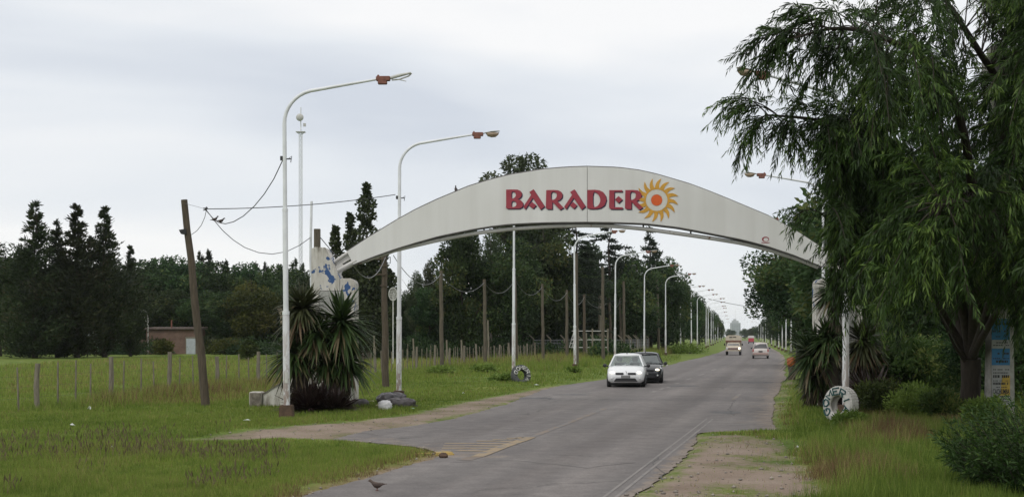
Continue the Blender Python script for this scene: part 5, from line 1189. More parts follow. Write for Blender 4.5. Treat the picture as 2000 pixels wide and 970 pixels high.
D = 157.0
t = thing('pickup_truck', 'old cream lorry with tall wooden box over its cab coming down the road', 'truck', on_road(1432, D), -.19)
cr = simple('truck_cream', (.52, .46, .37), .5, .15, 2); dk = simple('truck_wood', (.40, .36, .30), .8, .3, 3); br_ = simple('truck_brown', (.20, .075, .05), .6, .2, 3)
link('body', body_loft([(0, .80, .55, .80, .86), (.1, .90, .5, .88, 1.0), (.9, .93, .5, 1.0, 1.1), (1.3, .95, .5, 1.05, 1.14), (2.4, .95, .5, 1.05, 1.12)]).mesh('body', cr, True), t)
m = MB(); m.loft([[(-.8, 1.3, 1.1), (.8, 1.3, 1.1), (.8, 2.5, 1.1), (-.8, 2.5, 1.1)], [(-.72, 1.55, 1.62), (.72, 1.55, 1.62), (.72, 2.5, 1.62), (-.72, 2.5, 1.62)]]); cb = link('cab', m.mesh('cab', cr, bevel=.05), t)
m = MB(); m.quad((-.70, 1.325, 1.18), (.70, 1.325, 1.18), (.66, 1.52, 1.54), (-.66, 1.52, 1.54)); link('windscreen', m.mesh('windscreen', simple('truck_glass', (.05, .055, .06), .15, .1)), cb)
m = MB(); m.loft([[(-.98, y, .8), (.98, y, .8), (.98, y, 2.2), (.6, y, 2.34), (-.6, y, 2.34), (-.98, y, 2.2)] for y in (2.55, 5.2)]); bx = link('cargo_box', m.mesh('cargo_box', dk, bevel=.03), t)
m = MB(); m.prism([(-.98, 1.78), (.98, 1.78), (.98, 2.28), (.55, 2.46), (-.55, 2.46), (-.98, 2.28)], 1.5, 2.53); link('overcab_board', m.mesh('board', cr, bevel=.02), t)
m = MB(); m.box((0, 1.46, 1.68), (1.9, .06, .12)); link('red_strip', m.mesh('strip', br_), t)
m = MB(); rr = random.Random(4)
for k in range(6): m.box((-.44 + k * .13 + (.08 if k > 2 else 0), 1.49, 2.2), (.10, .02, .14))
link('dark_lettering', m.mesh('lettering', M['black']), t)
m = MB(); m.box((0, -.02, .80), (1.35, .06, .22)); gr = link('grille', m.mesh('grille', br_), t)
for k in range(3): m = MB(); m.box((0, -.06, .73 + .07 * k), (1.3, .03, .02)); link('grille_bar', m.mesh('bar', M['chrome']), gr)
m = MB(); m.box((0, -.08, .56), (1.85, .12, .13)); link('bumper', m.mesh('bumper', cr, bevel=.02), t)
for sx in (-1, 1):
    m = MB(); m.tube([(sx * .74, -.06, .84), (sx * .74, .05, .84)], .13, 12); link('headlight', m.mesh('headlight', M['headlight'] if sx > 0 else M['lens']), t)
    wheel(t, sx * .80, .75, .36, .22); wheel(t, sx * .82, 4.2, .36, .24)
    m = MB(); m.box((sx * 1.08, 1.4, 1.3), (.16, .05, .26)); link('mirror', m.mesh('mirror', M['black']), t)
D = 133.5
t = thing('minivan', 'dusty white minivan seen from behind driving away', 'van', on_road(1485.5, D), -.19)
wp = simple('van_white', (.60, .555, .53), .4, .08, 2)
link('body', body_loft([(0, .80, .32, .90, .96), (.08, .85, .28, .98, 1.05), (.5, .86, .25, 1.0, 1.06), (3.2, .86, .25, 1.0, 1.06), (4.1, .84, .25, .9, .96), (4.3, .7, .35, .6, .66)]).mesh('body', wp, True), t)
m = MB(); m.loft([[(-.80, y0, 1.02), (.80, y0, 1.02), (.66, y1, 1.60), (.30, y1, 1.68), (-.30, y1, 1.68), (-.66, y1, 1.60)] for y0, y1 in ((.06, .32), (.6, .6), (2.9, 2.4), (3.3, 2.6))]); cb = link('roof', m.mesh('roof', wp, True), t)
m = MB(); m.quad((-.68, .062, 1.08), (.68, .062, 1.08), (.60, .268, 1.52), (-.60, .268, 1.52)); link('rear_window', m.mesh('rear_window', simple('van_glass', (.045, .045, .05), .12, .1)), t)
for sx in (-1, 1):
    m = MB(); m.box((sx * .76, .03, .84), (.13, .1, .30)); link('tail_light', m.mesh('tail_light', M['tail_red'], bevel=.02), t)
    wheel(t, sx * .74, .72, .31, .2); wheel(t, sx * .74, 3.4, .31, .2)
    m = MB(); m.quad((sx * .80, .7, 1.06), (sx * .69, .75, 1.53), (sx * .69, 2.3, 1.53), (sx * .80, 2.7, 1.06)); link('side_window', m.mesh('side_window', M['glass_dark']), t)
    m = MB(); m.box((sx * .95, 2.9, 1.05), (.16, .08, .14)); link('mirror', m.mesh('mirror', M['black']), t)
m = MB(); m.box((0, -.02, .50), (1.62, .12, .20)); link('bumper', m.mesh('bumper', simple('van_bumper', (.42, .30, .27), .5, .1), bevel=.03), t)
m = MB(); m.box((0, -.03, .74), (.42, .03, .12)); link('number_plate', m.mesh('plate', M['black']), t)
D = 400.0
t = thing('distant_lorry', 'small red and white lorry far down the road beyond the minivan', 'truck', on_road(1467, D), -.19)
m = MB(); m.loft([[(-.85, y, .55), (.85, y, .55), (.85, y, 1.75), (-.85, y, 1.75)] for y in (0, 3.4)]); link('red_box', m.mesh('red_box', simple('lorry_red', (.42, .05, .07), .5, .15, 1), bevel=.05), t)
m = MB(); m.loft([[(-.98, y, 1.76), (.98, y, 1.76), (.98, y, 2.35), (.6, y, 2.5), (-.6, y, 2.5), (-.98, y, 2.35)] for y in (-.05, 3.5)]); link('white_top', m.mesh('white_top', simple('lorry_white', (.6, .58, .57), .5, .1, 1), bevel=.04), t)
m = MB(); m.loft([[(-.85, 3.55, .5), (.85, 3.55, .5), (.85, 5.2, .5), (-.85, 5.2, .5)], [(-.8, 3.55, 1.9), (.8, 3.55, 1.9), (.75, 4.7, 1.9), (-.75, 4.7, 1.9)]]); link('cab', m.mesh('cab', M['lamp_grey'], bevel=.05), t)
m = MB(); m.box((0, -.08, .5), (1.7, .12, .16)); link('bumper', m.mesh('bumper', M['black']), t)
for sx in (-1, 1):
    wheel(t, sx * .74, .9, .4, .26); wheel(t, sx * .74, 4.4, .4, .26)
    m = MB(); m.box((sx * .72, -.03, .72), (.18, .08, .16)); link('tail_light', m.mesh('tail_light', M['tail_red']), t)

# ---------------------------------------------------------------- vegetation
def unit(a): return a / np.maximum(np.linalg.norm(a, axis=1, keepdims=True), 1e-9)
def leaf_quads(c, d, Ln, Wd, droop=0.0, r=None):
    """one pointed four-sided leaf per row: base c, direction d"""
    r = r or rng; n = len(c); d = unit(d)
    s = unit(np.cross(d, unit(r.normal(size=(n, 3)))))
    mid = c + d * (Ln * .45)[:, None]; tip = c + d * Ln[:, None]; tip[:, 2] -= droop * Ln
    V = np.empty((n, 4, 3)); V[:, 0] = c; V[:, 1] = mid + s * (Wd / 2)[:, None]; V[:, 2] = tip; V[:, 3] = mid - s * (Wd / 2)[:, None]
    return V.reshape(-1, 3)
def quad_faces(n): return np.arange(n * 4).reshape(-1, 4)
def leaf_mesh(name, c, d, Ln, Wd, tint, mat, droop=0.0):
    V = leaf_quads(c, d, Ln, Wd, droop); return np_mesh(name, V, quad_faces(len(c)), mat, {'tint': np.repeat(np.clip(tint, 0, 1), 4)})
def sphere_pts(n, r): return unit(r.normal(size=(n, 3)))
def crown_lobed(seed, H, R, z0, nl, n, leaf, mat, flat=1.0, lobe=(.26, .42), shell=.35, up=.15, aspect=.5, zpow=1.0, name='crown', power=2.0):
    """broad crown made of many overlapping leafy lobes with gaps between them"""
    r = np.random.default_rng(seed); hh = (H - z0) / 2
    dirs = sphere_pts(nl, r); rad = r.uniform(.25, 1, nl) ** .6
    cen = dirs * rad[:, None] * np.array([R, R, hh * flat]) * .78 + np.array([0, 0, z0 + hh])
    lr = r.uniform(*lobe, nl) * R
    C, Dv, T = [], [], []
    per = np.maximum((n * lr ** 2 / (lr ** 2).sum()).astype(int), 30)
    for k in range(nl):
        m_ = per[k]; d = sphere_pts(m_, r); rr = lr[k] * (1 - shell * r.random(m_) ** 2) * (1 + .18 * np.sin(d[:, 0] * 5 + k) * np.cos(d[:, 1] * 6 + 2 * k))
        p = cen[k] + d * rr[:, None] * np.array([1, 1, .8]); C.append(p)
        Dv.append(d * .7 + r.normal(size=(m_, 3)) * .8 + np.array([0, 0, up])); T.append(np.clip(r.uniform(.02, .8) + r.normal(0, .15, m_), 0, 1))
    C, Dv, T = np.concatenate(C), np.concatenate(Dv), np.concatenate(T)
    k = C[:, 2] > .15; C, Dv, T = C[k], Dv[k], T[k]
    L_ = leaf * r.uniform(.6, 1.4, len(C)); return leaf_mesh(name, C, Dv, L_, L_ * aspect, T, mat)
def crown_conifer(seed, H, R, z0, n, leaf, mat, up=.45, irr=.35, whorl=.55, power=.85, droop=0.0, plate=0.0, tipw=.28, name='crown'):
    """tiers of branches around one stem; up lifts the branch ends, plate flattens each tier"""
    r = np.random.default_rng(seed); C, Dv, T = [], [], []
    zs = np.arange(z0, H, whorl * (H / 16)); br = []
    for z in zs:
        f = (z - z0) / (H - z0); rad = R * ((1 - f) ** power * (1 - .45 * max(0, .16 - f) / .16) + .03)
        for k in range(r.integers(5, 8)): br.append((z + r.normal(0, .25), rad * np.clip(r.normal(1, irr), .35, 1.6), r.uniform(0, 6.283)))
    tot = sum(b[1] + .3 for b in br)
    for z, ln, a in br:
        m_ = int(n * (ln + .3) / tot) + 4; t = r.random(m_) ** .65; wob = r.normal(0, .12)
        rr = ln * t; zz = z + up * (1 - .75 * (z - z0) / (H - z0)) * ln * t ** 1.7 - droop * ln * t ** 2
        sp = (.06 + tipw * t * (1 - .55 * t)) * (ln * .55 + .35)
        p = np.stack([np.cos(a + wob * t) * rr, np.sin(a + wob * t) * rr, zz], 1) + r.normal(size=(m_, 3)) * sp[:, None] * np.array([1, 1, .75 * (1 - plate)])
        C.append(p); Dv.append(np.stack([np.cos(a) * np.ones(m_), np.sin(a) * np.ones(m_), up * np.ones(m_) * 1.2 - droop], 1) + r.normal(size=(m_, 3)) * np.array([.75, .75, .55 * (1 - plate * .6)]))
        T.append(np.clip(r.uniform(.02, .8) + r.normal(0, .15, m_), 0, 1))
    C, Dv, T = np.concatenate(C), np.concatenate(Dv), np.concatenate(T)
    k = C[:, 2] > .1; C, Dv, T = C[k], Dv[k], T[k]
    L_ = leaf * r.uniform(.6, 1.4, len(C)); return leaf_mesh(name, C, Dv, L_, L_ * .32, T, mat)
def trunk_mesh(seed, H, r0, mat, limbs=5, spread=.35, z1=.25, top=.9, name='trunk'):
    r = random.Random(seed); m = MB(); k = 6
    pts = [(r.uniform(-.02, .02) * H * (i / k), r.uniform(-.02, .02) * H * (i / k), H * top * i / k) for i in range(k + 1)]
    m.tube(pts, [r0 * (1.25 if i == 0 else 1) * (1 - .85 * i / k) for i in range(k + 1)], 7)
    for j in range(limbs):
        z = H * (z1 + (.75 - z1) * j / max(1, limbs - 1)); a = j * 2.4 + r.uniform(-.4, .4); ln = H * spread * r.uniform(.7, 1.1) * (1 - .4 * z / H)
        q = [(math.cos(a) * ln * t, math.sin(a) * ln * t, z + ln * .75 * t ** 1.3) for t in (0, .35, .7, 1)]
        rr = r0 * .42 * (1 - .6 * z / H); m.tube(q, [rr, rr * .75, rr * .45, rr * .15], 5)
    return m.mesh(name, mat, True)
PROTO = {}
def proto(k, f):
    if k not in PROTO: PROTO[k] = f()
    return PROTO[k]
KINDS = {
    'cas1': (16, lambda: (trunk_mesh(1, 16, .26, M['bark'], 0, top=.95), crown_conifer(101, 16, 4.3, .2, 17000, .42, M['conifer_leaf'], .55, .30, .62, 1.05, tipw=.36))),
    'cas2': (16, lambda: (trunk_mesh(2, 16, .26, M['bark'], 0, top=.95), crown_conifer(102, 16, 4.2, .3, 17000, .40, M['conifer_leaf'], .75, .40, .5, 1.15, tipw=.30))),
    'con': (12, lambda: (trunk_mesh(3, 12, .2, M['bark'], 0, top=.95), crown_conifer(103, 12, 2.0, .5, 6000, .42, M['conifer_leaf'], .3, .3, .6, .8))),
    'for1': (13, lambda: (trunk_mesh(4, 13, .28, M['bark']), crown_lobed(104, 13, 4.3, .6, 46, 18000, .36, M['forest_leaf']))),
    'for2': (13, lambda: (trunk_mesh(5, 13, .28, M['bark']), crown_lobed(105, 13, 3.7, .4, 40, 16500, .35, M['forest_leaf'], lobe=(.22, .46)))),
    'for3': (13, lambda: (trunk_mesh(6, 13, .28, M['bark']), crown_lobed(106, 13, 4.8, .3, 52, 19000, .37, M['forest_leaf'], lobe=(.2, .36), shell=.5))),
    'olive': (10, lambda: (trunk_mesh(7, 10, .22, M['bark']), crown_lobed(107, 10, 3.4, .8, 36, 12000, .32, M['olive_leaf']))),
    'gum': (20, lambda: (trunk_mesh(8, 20, .42, M['bark_pale'], 9, .34, .28), crown_lobed(108, 20.4, 4.6, 8.5, 42, 18000, .36, M['gum_leaf'], lobe=(.17, .33), shell=.6, up=-.25))),
    'gum2': (17, lambda: (trunk_mesh(9, 17, .36, M['bark_pale'], 8, .36, .25), crown_lobed(109, 17, 4.4, 3.0, 40, 16500, .33, M['gum_leaf'], lobe=(.17, .34), shell=.6, up=-.25))),
    'cedar': (17, lambda: (trunk_mesh(10, 17, .4, M['bark'], 0, top=.96), crown_conifer(110, 17, 5.2, 2.0, 14000, .42, M['cedar_leaf'], .02, .32, .85, .7, .10, .75, .26))),
    'pine': (15, lambda: (trunk_mesh(11, 15, .3, M['bark'], 0, top=.96), crown_conifer(111, 15, 2.9, 1.5, 9000, .44, M['cedar_leaf'], .15, .3, .8, .8, 0, .4))),
    'road': (11, lambda: (trunk_mesh(12, 11, .35, M['bark'], 7, .4), crown_lobed(112, 11.5, 5.0, 2.2, 60, 22000, .28, M['forest_leaf'], lobe=(.16, .34), shell=.5))),
}
def poplar_mesh():
    r = np.random.default_rng(120); C, Dv, T = [], [], []
    for (ox, hgt, rad, nn) in ((0.0, 16.4, 1.5, 4200), (-1.55, 13.6, 1.1, 2000), (-2.9, 12.4, 1.25, 2300), (1.0, 11.0, 1.5, 3000), (-.9, 9.5, 2.0, 4200), (2.2, 8.2, 1.6, 2200)):
        z = 1.0 + (hgt - 1.0) * r.random(nn) ** .9; f = z / hgt
        clump = .62 + .5 * np.sin(z * 3.1 + ox * 3) * np.sin(z * 1.3 + 1) + .3 * r.random(nn); prof = rad * np.minimum(1, (1 - f) * 3.2 + .12) * clump; a = r.uniform(0, 6.283, nn); rr = prof * r.random(nn) ** .45
        C.append(np.stack([ox * np.minimum(1, z / 8) + np.cos(a) * rr, np.sin(a) * rr, z], 1)); Dv.append(np.stack([np.cos(a) * .5, np.sin(a) * .5, .5 * np.ones(nn)], 1) + r.normal(size=(nn, 3)) * .7); T.append(.3 + .25 * np.sin(z * 2.0 + a) + r.normal(0, .16, nn))
    C, Dv, T = map(np.concatenate, (C, Dv, T)); L_ = .32 * r.uniform(.6, 1.4, len(C)); return leaf_mesh('crown', C, Dv, L_, L_ * .7, T, M['poplar_leaf'])
def poplar_trunk():
    m = MB()
    for ox, h in ((0, 16), (-1.55, 13.6), (-2.9, 12.4), (1.0, 10.5)): m.tube([(ox * .15, 0, 0), (ox * .7, 0, 4), (ox, 0, 8), (ox, 0, h)], [.2, .13, .09, .02], 6)
    return m.mesh('trunk', M['bark_pale'], True)
KINDS['pop'] = (16.4, lambda: (poplar_trunk(), poplar_mesh()))
def tree(kind, px, D, H, label, name, group=None, rz=0.0, wide=1.0, base=0.0):
    h0, f = KINDS[kind]; tr, cr = proto(kind, f); s = H / h0
    x = (px - 1000) / F * D
    t = thing(name, label, 'tree', (x, D, base), rz, group, (s * wide, s * wide, s))
    link('trunk', tr, t); link('crown', cr, t); return t
def hz(py, D): return HC - (py - HY) / F * D         # world height seen at a photo row
GF = 'trees of the dark wood across the field'
# the five dark conifers by the white house
for k, px, D, py, lab, rz, wd in [('cas1', 68, 134, 405, 'tall dark conifer by the field edge, first of the group by the white house', .3, .95), ('cas2', 150, 136, 403, 'tall dark feathery conifer standing in the middle of the group by the white house', 1.2, 1.0),
                                  ('cas2', 204, 139, 407, 'tall dark open conifer next to the pole lamp side of the group', 3.9, .9), ('cas1', 112, 138, 440, 'shorter dark conifer tucked between the tall ones by the white house', 2.2, .9), ('cas2', 255, 146, 482, 'lower brownish conifer nearest the brick shed'.replace('nearest', 'beside'), .8, .75)]:
    tree(k, px, D, hz(py, D), lab, 'conifer_tree', 'dark conifers by the white house', rz, wd * 1.12)
tree('for1', -2, 146, hz(462, 146), 'dark broad tree cut by the picture edge behind the pale pole', 'broadleaf_tree', GF, .5, 1.0)
tree('con', 263, 158, hz(628, 158), 'small dark conifer in front of the brick shed corner', 'conifer_tree', None, .4, 1.3)
# the wood behind the field, two ranks
row = [(40,176,500,'for2'),(110,182,505,'for3'),(180,188,500,'for1'),(245,190,512,'for3'),(290,184,512,'for1'),(335,188,506,'for2'),(380,186,512,'for3'),(425,184,514,'for1'),(470,186,520,'for2'),(520,184,520,'for3'),(565,180,528,'for1'),(615,176,532,'for2'),(660,172,528,'for3')]
for i, (px, D, py, k) in enumerate(row): tree(k, px, D, hz(py - 12, D), '%s dense dark tree along the wood, counted from the tall conifers' % ORD(i), 'broadleaf_tree', GF, i * 1.7, 1.2)
row = [(255,212,505,'con'),(300,215,500,'con'),(335,214,497,'con'),(392,210,487,'con'),(408,212,484,'con'),(440,216,503,'con'),(478,216,512,'con'),(500,212,507,'con'),(520,214,508,'con'),(545,212,512,'con'),(575,214,500,'con'),(590,208,510,'con'),(626,210,520,'con'),(655,206,515,'con')]
for i, (px, D, py, k) in enumerate(row): tree(k, px, D, hz(py + 7, D), '%s pointed dark treetop rising behind the wood, counted from the conifer group' % ORD(i), 'conifer_tree', 'pointed treetops behind the wood', i * 1.3, .8)
tree('olive', 492, 168, hz(527, 168), 'yellowish green tree in the wood behind the tall lamp', 'broadleaf_tree', None, 1.0, 1.0)
for i, (px, D, py, k) in enumerate([(560,172,560,'for3'),(440,170,565,'for2'),(395,174,560,'for1'),(610,165,570,'for3'),(340,174,560,'for2'),(300,176,565,'for3')]): tree(k, px, D, hz(py, D), ['low dark tree before the wood behind the tall lamp', 'low dark tree at the wood foot past the blue green bush', 'low dark tree just behind the leaning pole', 'low dark tree behind the peeling pillar', 'low dark tree over the shed roof by the chimney', 'low dark tree behind the small curved shed lamp'][i], 'broadleaf_tree', GF, i * 2.1, 1.3)
# behind the pillar and under the arch
tree('pop', 716, 122, hz(360, 122), 'slender poplar with several spires behind the field end of the arch', 'poplar_tree')
tree('for2', 690, 128, hz(545, 128), 'dark bushy tree under the poplar behind the crossbar pole', 'broadleaf_tree', None, 1, 1.25)
for i, (px, D, py, k, wd, lab, nm) in enumerate([
    (775, 150, 552, 'for1', 1.0, 'rounded dark tree behind the mesh dish', 'broadleaf_tree'), (812, 146, 522, 'gum2', .62, 'loose tree with open top in the gap beside the second lamp', 'gum_tree'), (735, 160, 560, 'for3', 1.1, 'low dark tree between crossbar pole and mesh dish', 'broadleaf_tree'),
    (838, 140, 556, 'for2', 1.1, 'dark bushy tree at the foot of the loose open tree', 'broadleaf_tree'), (842, 155, 500, 'gum2', .6, 'thin grey green tree just before the tall dark crown under the arch', 'gum_tree'),
    (903, 128, 428, 'for2', .78, 'tall dense dark tree right under the arch between two slack cables'.replace('right under', 'under'), 'broadleaf_tree'), (1024, 150, 298, 'gum', 1.2, 'tall gum tree whose crown rises above the arch panel', 'gum_tree'),
    (958, 136, 440, 'gum2', .72, 'gum tree with bare slanting limb under the arch', 'gum_tree'), (1000, 128, 452, 'for1', .95, 'dark tree behind the lamp with striped tyre', 'broadleaf_tree'), (1062, 140, 420, 'for3', .85, 'broad dark tree between the two lamps under the arch', 'broadleaf_tree'),
    (1125, 150, 418, 'cedar', .9, 'spreading cedar with layered branches behind the lamp under the arch', 'cedar_tree'), (1190, 165, 430, 'cedar', .9, 'spreading cedar whose layered tips reach beyond the lamp head', 'cedar_tree'), (1270, 185, 440, 'pine', .85, 'pointed dark pine top standing out under the arch', 'pine_tree'),
    (1240, 160, 500, 'for1', 1.05, 'dark round tree behind the row of poles', 'broadleaf_tree'), (1295, 176, 492, 'for3', .9, 'dark round tree at the road end of the wood', 'broadleaf_tree'), (1322, 215, 540, 'for2', .8, 'dark tree at the end of the wood where lamp heads cross its edge', 'broadleaf_tree'),
    (930, 150, 560, 'for3', 1.2, 'low dark tree at the foot of the dense tree under the arch', 'broadleaf_tree'), (1090, 150, 545, 'for2', 1.2, 'low dark tree behind the pipe frame', 'broadleaf_tree'), (1170, 172, 545, 'for3', 1.2, 'low dark tree behind the pole with white crossarm', 'broadleaf_tree'), (1030, 160, 560, 'for1', 1.2, 'low dark tree behind the pole beside the striped tyre', 'broadleaf_tree'), (870, 160, 575, 'for3', 1.1, 'low dark tree behind the second cable pole', 'broadleaf_tree'), (1235, 190, 570, 'for2', 1.1, 'low dark tree behind the mesh fence', 'broadleaf_tree')]):
    tree(k, px, D, hz(py, D), lab, nm, None, i * 1.1 + .4, wd)
for i, (px, D, py, k, wd) in enumerate([(700,150,600,'for3',1.3),(760,166,590,'for1',1.3),(800,164,590,'for2',1.3),(850,150,590,'for3',1.3),(900,156,585,'for1',1.3),(945,160,570,'for3',1.3),(985,148,580,'for2',1.4),(1035,156,570,'for3',1.3),(1075,160,560,'for1',1.2),(1110,166,560,'for3',1.2),(1145,176,560,'for2',1.3),(1205,186,560,'for1',1.3),(1265,205,570,'for3',1.3),(1300,215,570,'for2',1.2),(1050,170,470,'for1',.8),(1145,172,470,'for2',.8),(1215,178,480,'for3',.7)]):
    tree(k, px, D, hz(py, D), '%s dark filling tree of the wood behind the poles, counted from the poplar' % ORD(i), 'broadleaf_tree', 'dark trees filling the wood behind the poles', i * 1.7, wd)
# avenue trees fading along the road
for i, (px, D, py) in enumerate([(1335,250,560),(1350,290,566),(1366,330,588),(1378,380,598),(1388,440,604),(1397,520,614),(1402,620,624),(1408,760,632)]):
    tree(['for1', 'for2', 'for3'][i % 3], px, D, hz(py, D), '%s hazy avenue tree past the wood on the field side of the road' % ORD(i), 'broadleaf_tree', 'avenue trees fading on the field side', i * 1.9, 1.0)
for i, (px, D, py) in enumerate([(1546,205,560),(1532,260,572),(1518,320,596),(1526,300,580),(1505,420,612),(1493,560,624),(1481,700,632),(1470,820,636)]):
    tree(['for3', 'for1', 'for2'][i % 3], px, D, hz(py, D), '%s hazy avenue tree past the leaning tree on the willow side' % ORD(i), 'broadleaf_tree', 'avenue trees fading on the willow side', i * 1.3, 1.0)
tree('for3', 1455, 1100, hz(640, 1100), 'faint rounded tree beside the hazy high rise', 'broadleaf_tree', None, 0, 1.6)
tree('for1', 1425, 1200, hz(641, 1200), 'faint low tree at the foot of the hazy high rise', 'broadleaf_tree', None, 0, 1.8)
tree('road', 1563, 100, hz(462, 100), 'big dark tree leaning over the road under the arch end', 'broadleaf_tree', None, .6, 1.12)
tree('road', 1578, 118, hz(398, 118), 'taller dark tree whose top shows above the arch end', 'broadleaf_tree', None, 2.6, .8)
tree('for1', 1600, 92, hz(540, 92), 'dark tree behind the spiky palms of the willow side', 'broadleaf_tree', None, 1.6, 1.1)
for i, (px, D, py) in enumerate([(1700,62,330),(1770,54,400),(1850,62,300),(1930,56,340),(2010,60,360),(1655,74,430),(1740,70,250),(1960,70,360)]): tree(['for3', 'for1', 'for2'][i % 3], px, D, hz(py, D), '%s dark thicket tree behind the willow, counted from the hidden pillar' % ORD(i), 'broadleaf_tree', 'thicket trees behind the willow', i * 2.3, 1.15)

# low thicket that closes the foot of the wood, one mass
ux = np.concatenate([rng.uniform(-18, 11, 150), rng.uniform(-75, -16, 120), rng.uniform(14, 30, 60)]); uy = np.concatenate([rng.uniform(128, 150, 150), rng.uniform(158, 172, 120), rng.uniform(30, 30.01, 60)])
ux[270:] = rng.uniform(15, 34, 60); uy[270:] = rng.uniform(46, 62, 60)
UC, UD, UT = [], [], []
for k in range(len(ux)):
    if road_sdf(np.array([ux[k]]), np.array([uy[k]]))[0] < 5: continue
    if -44 < ux[k] < -35 and uy[k] < 170: continue
    m_ = 260; d = sphere_pts(m_, rng); R_ = rng.uniform(1.0, 2.2); d[:, 2] = np.abs(d[:, 2]); UC.append(np.array([ux[k], uy[k], 0]) + d * R_ * (1 - .5 * rng.random((m_, 1)) ** 2) * np.array([1.2, 1, rng.uniform(.7, 1.3)])); UD.append(d + rng.normal(size=(m_, 3)) * .8); UT.append(np.clip(rng.uniform(.0, .6) + rng.normal(0, .15, m_), 0, 1))
UC, UD, UT = map(np.concatenate, (UC, UD, UT)); UL = rng.uniform(.2, .45, len(UC))
setting('undergrowth', leaf_mesh('undergrowth', UC, UD, UL, UL * .5, UT, M['forest_leaf']), 'stuff')
# shrubs
def shrub(px, py, H, R, seed, mat, label, n=2600, leaf=.14, aspect=.4, D=None, name='shrub', nl=26, up=.2, group=None):
    c = gp(px, py) if D is None else Vector(((px - 1000) / F * D, D, 0))
    t = thing(name, label, 'bush', c, 0, group)
    link('foliage', crown_lobed(seed, H, R, .02, nl, n, leaf, mat, lobe=(.2, .42), shell=.6, up=up, aspect=aspect, name='foliage'), t)
    m = MB(); rr = random.Random(seed)
    for k in range(6): a = k * 1.05 + rr.uniform(-.3, .3); m.tube([(0, 0, -.03), (math.cos(a) * R * .25, math.sin(a) * R * .25, H * .4), (math.cos(a) * R * .5, math.sin(a) * R * .5, H * .75)], [.03, .02, .006], 5)
    link('stem', m.mesh('stem', M['bark'], True), t); return t
shrub(318, 690, 2.0, 1.3, 41, M['olive_leaf'], 'light green bush before the brick shed wall', D=158, leaf=.3)
shrub(408, 690, 2.4, 1.5, 42, M['gum_leaf'], 'blue green feathery bush by the leaning pole and shed', D=165, leaf=.34)
shrub(440, 690, 1.8, 2.4, 43, M['olive_leaf'], 'dry brownish bush at the field edge past the shed', D=160, leaf=.3)
shrub(485, 694, 2.0, .9, 44, M['bush_leaf'], 'slim green shrub at the far field edge beside spiky palms', D=120, leaf=.25)
shrub(518, 760, .42, .38, 45, M['clump_leaf'], 'small bright bush behind the sloping wing wall', D=42.6, leaf=.12, n=1400)
shrub(865, 733, .24, 1.1, 46, M['clump_leaf'], 'low green clump at the foot of the second cable pole', leaf=.2)
shrub(948, 728, .22, 1.0, 47, M['clump_leaf'], 'low green clump at the foot of the third cable pole', leaf=.2)
shrub(1164, 700, 1.4, 1.0, 48, M['forest_leaf'], 'dark rounded bush in front of the thick pale pole', D=122, leaf=.25)
shrub(1122, 729, .2, .5, 49, M['clump_leaf'], 'grass clump at the foot of the lamp under the arch', leaf=.2, n=1200)
shrub(985, 748, .25, .8, 50, M['clump_leaf'], 'green clump growing beside the grey lettered tyre', leaf=.18, n=1600)
shrub(1345, 694, .8, 3.2, 51, M['clump_leaf'], 'green bank bush under the far curved lamps', D=170, leaf=.3)
for i, (px, py, H, R, mt, lab) in enumerate([(1762, 800, 2.5, 1.35, 'bush_leaf', 'leafy dark bush under the willow between spiky flax and trunk'), (1830, 790, 2.4, 1.3, 'bush_leaf', 'leafy bush behind the willow trunk'), (1715, 775, 3.4, 1.2, 'forest_leaf', 'dark upright bush behind the lamp with painted tyre'), (1900, 800, 3.0, 1.5, 'forest_leaf', 'dark bush behind the concrete column'), (2005, 800, 3.2, 1.6, 'bush_leaf', 'leafy bush past the concrete column')]):
    shrub(px, py, H, R, 60 + i, M[mt], lab, n=7000, leaf=.17, nl=40, aspect=.35)

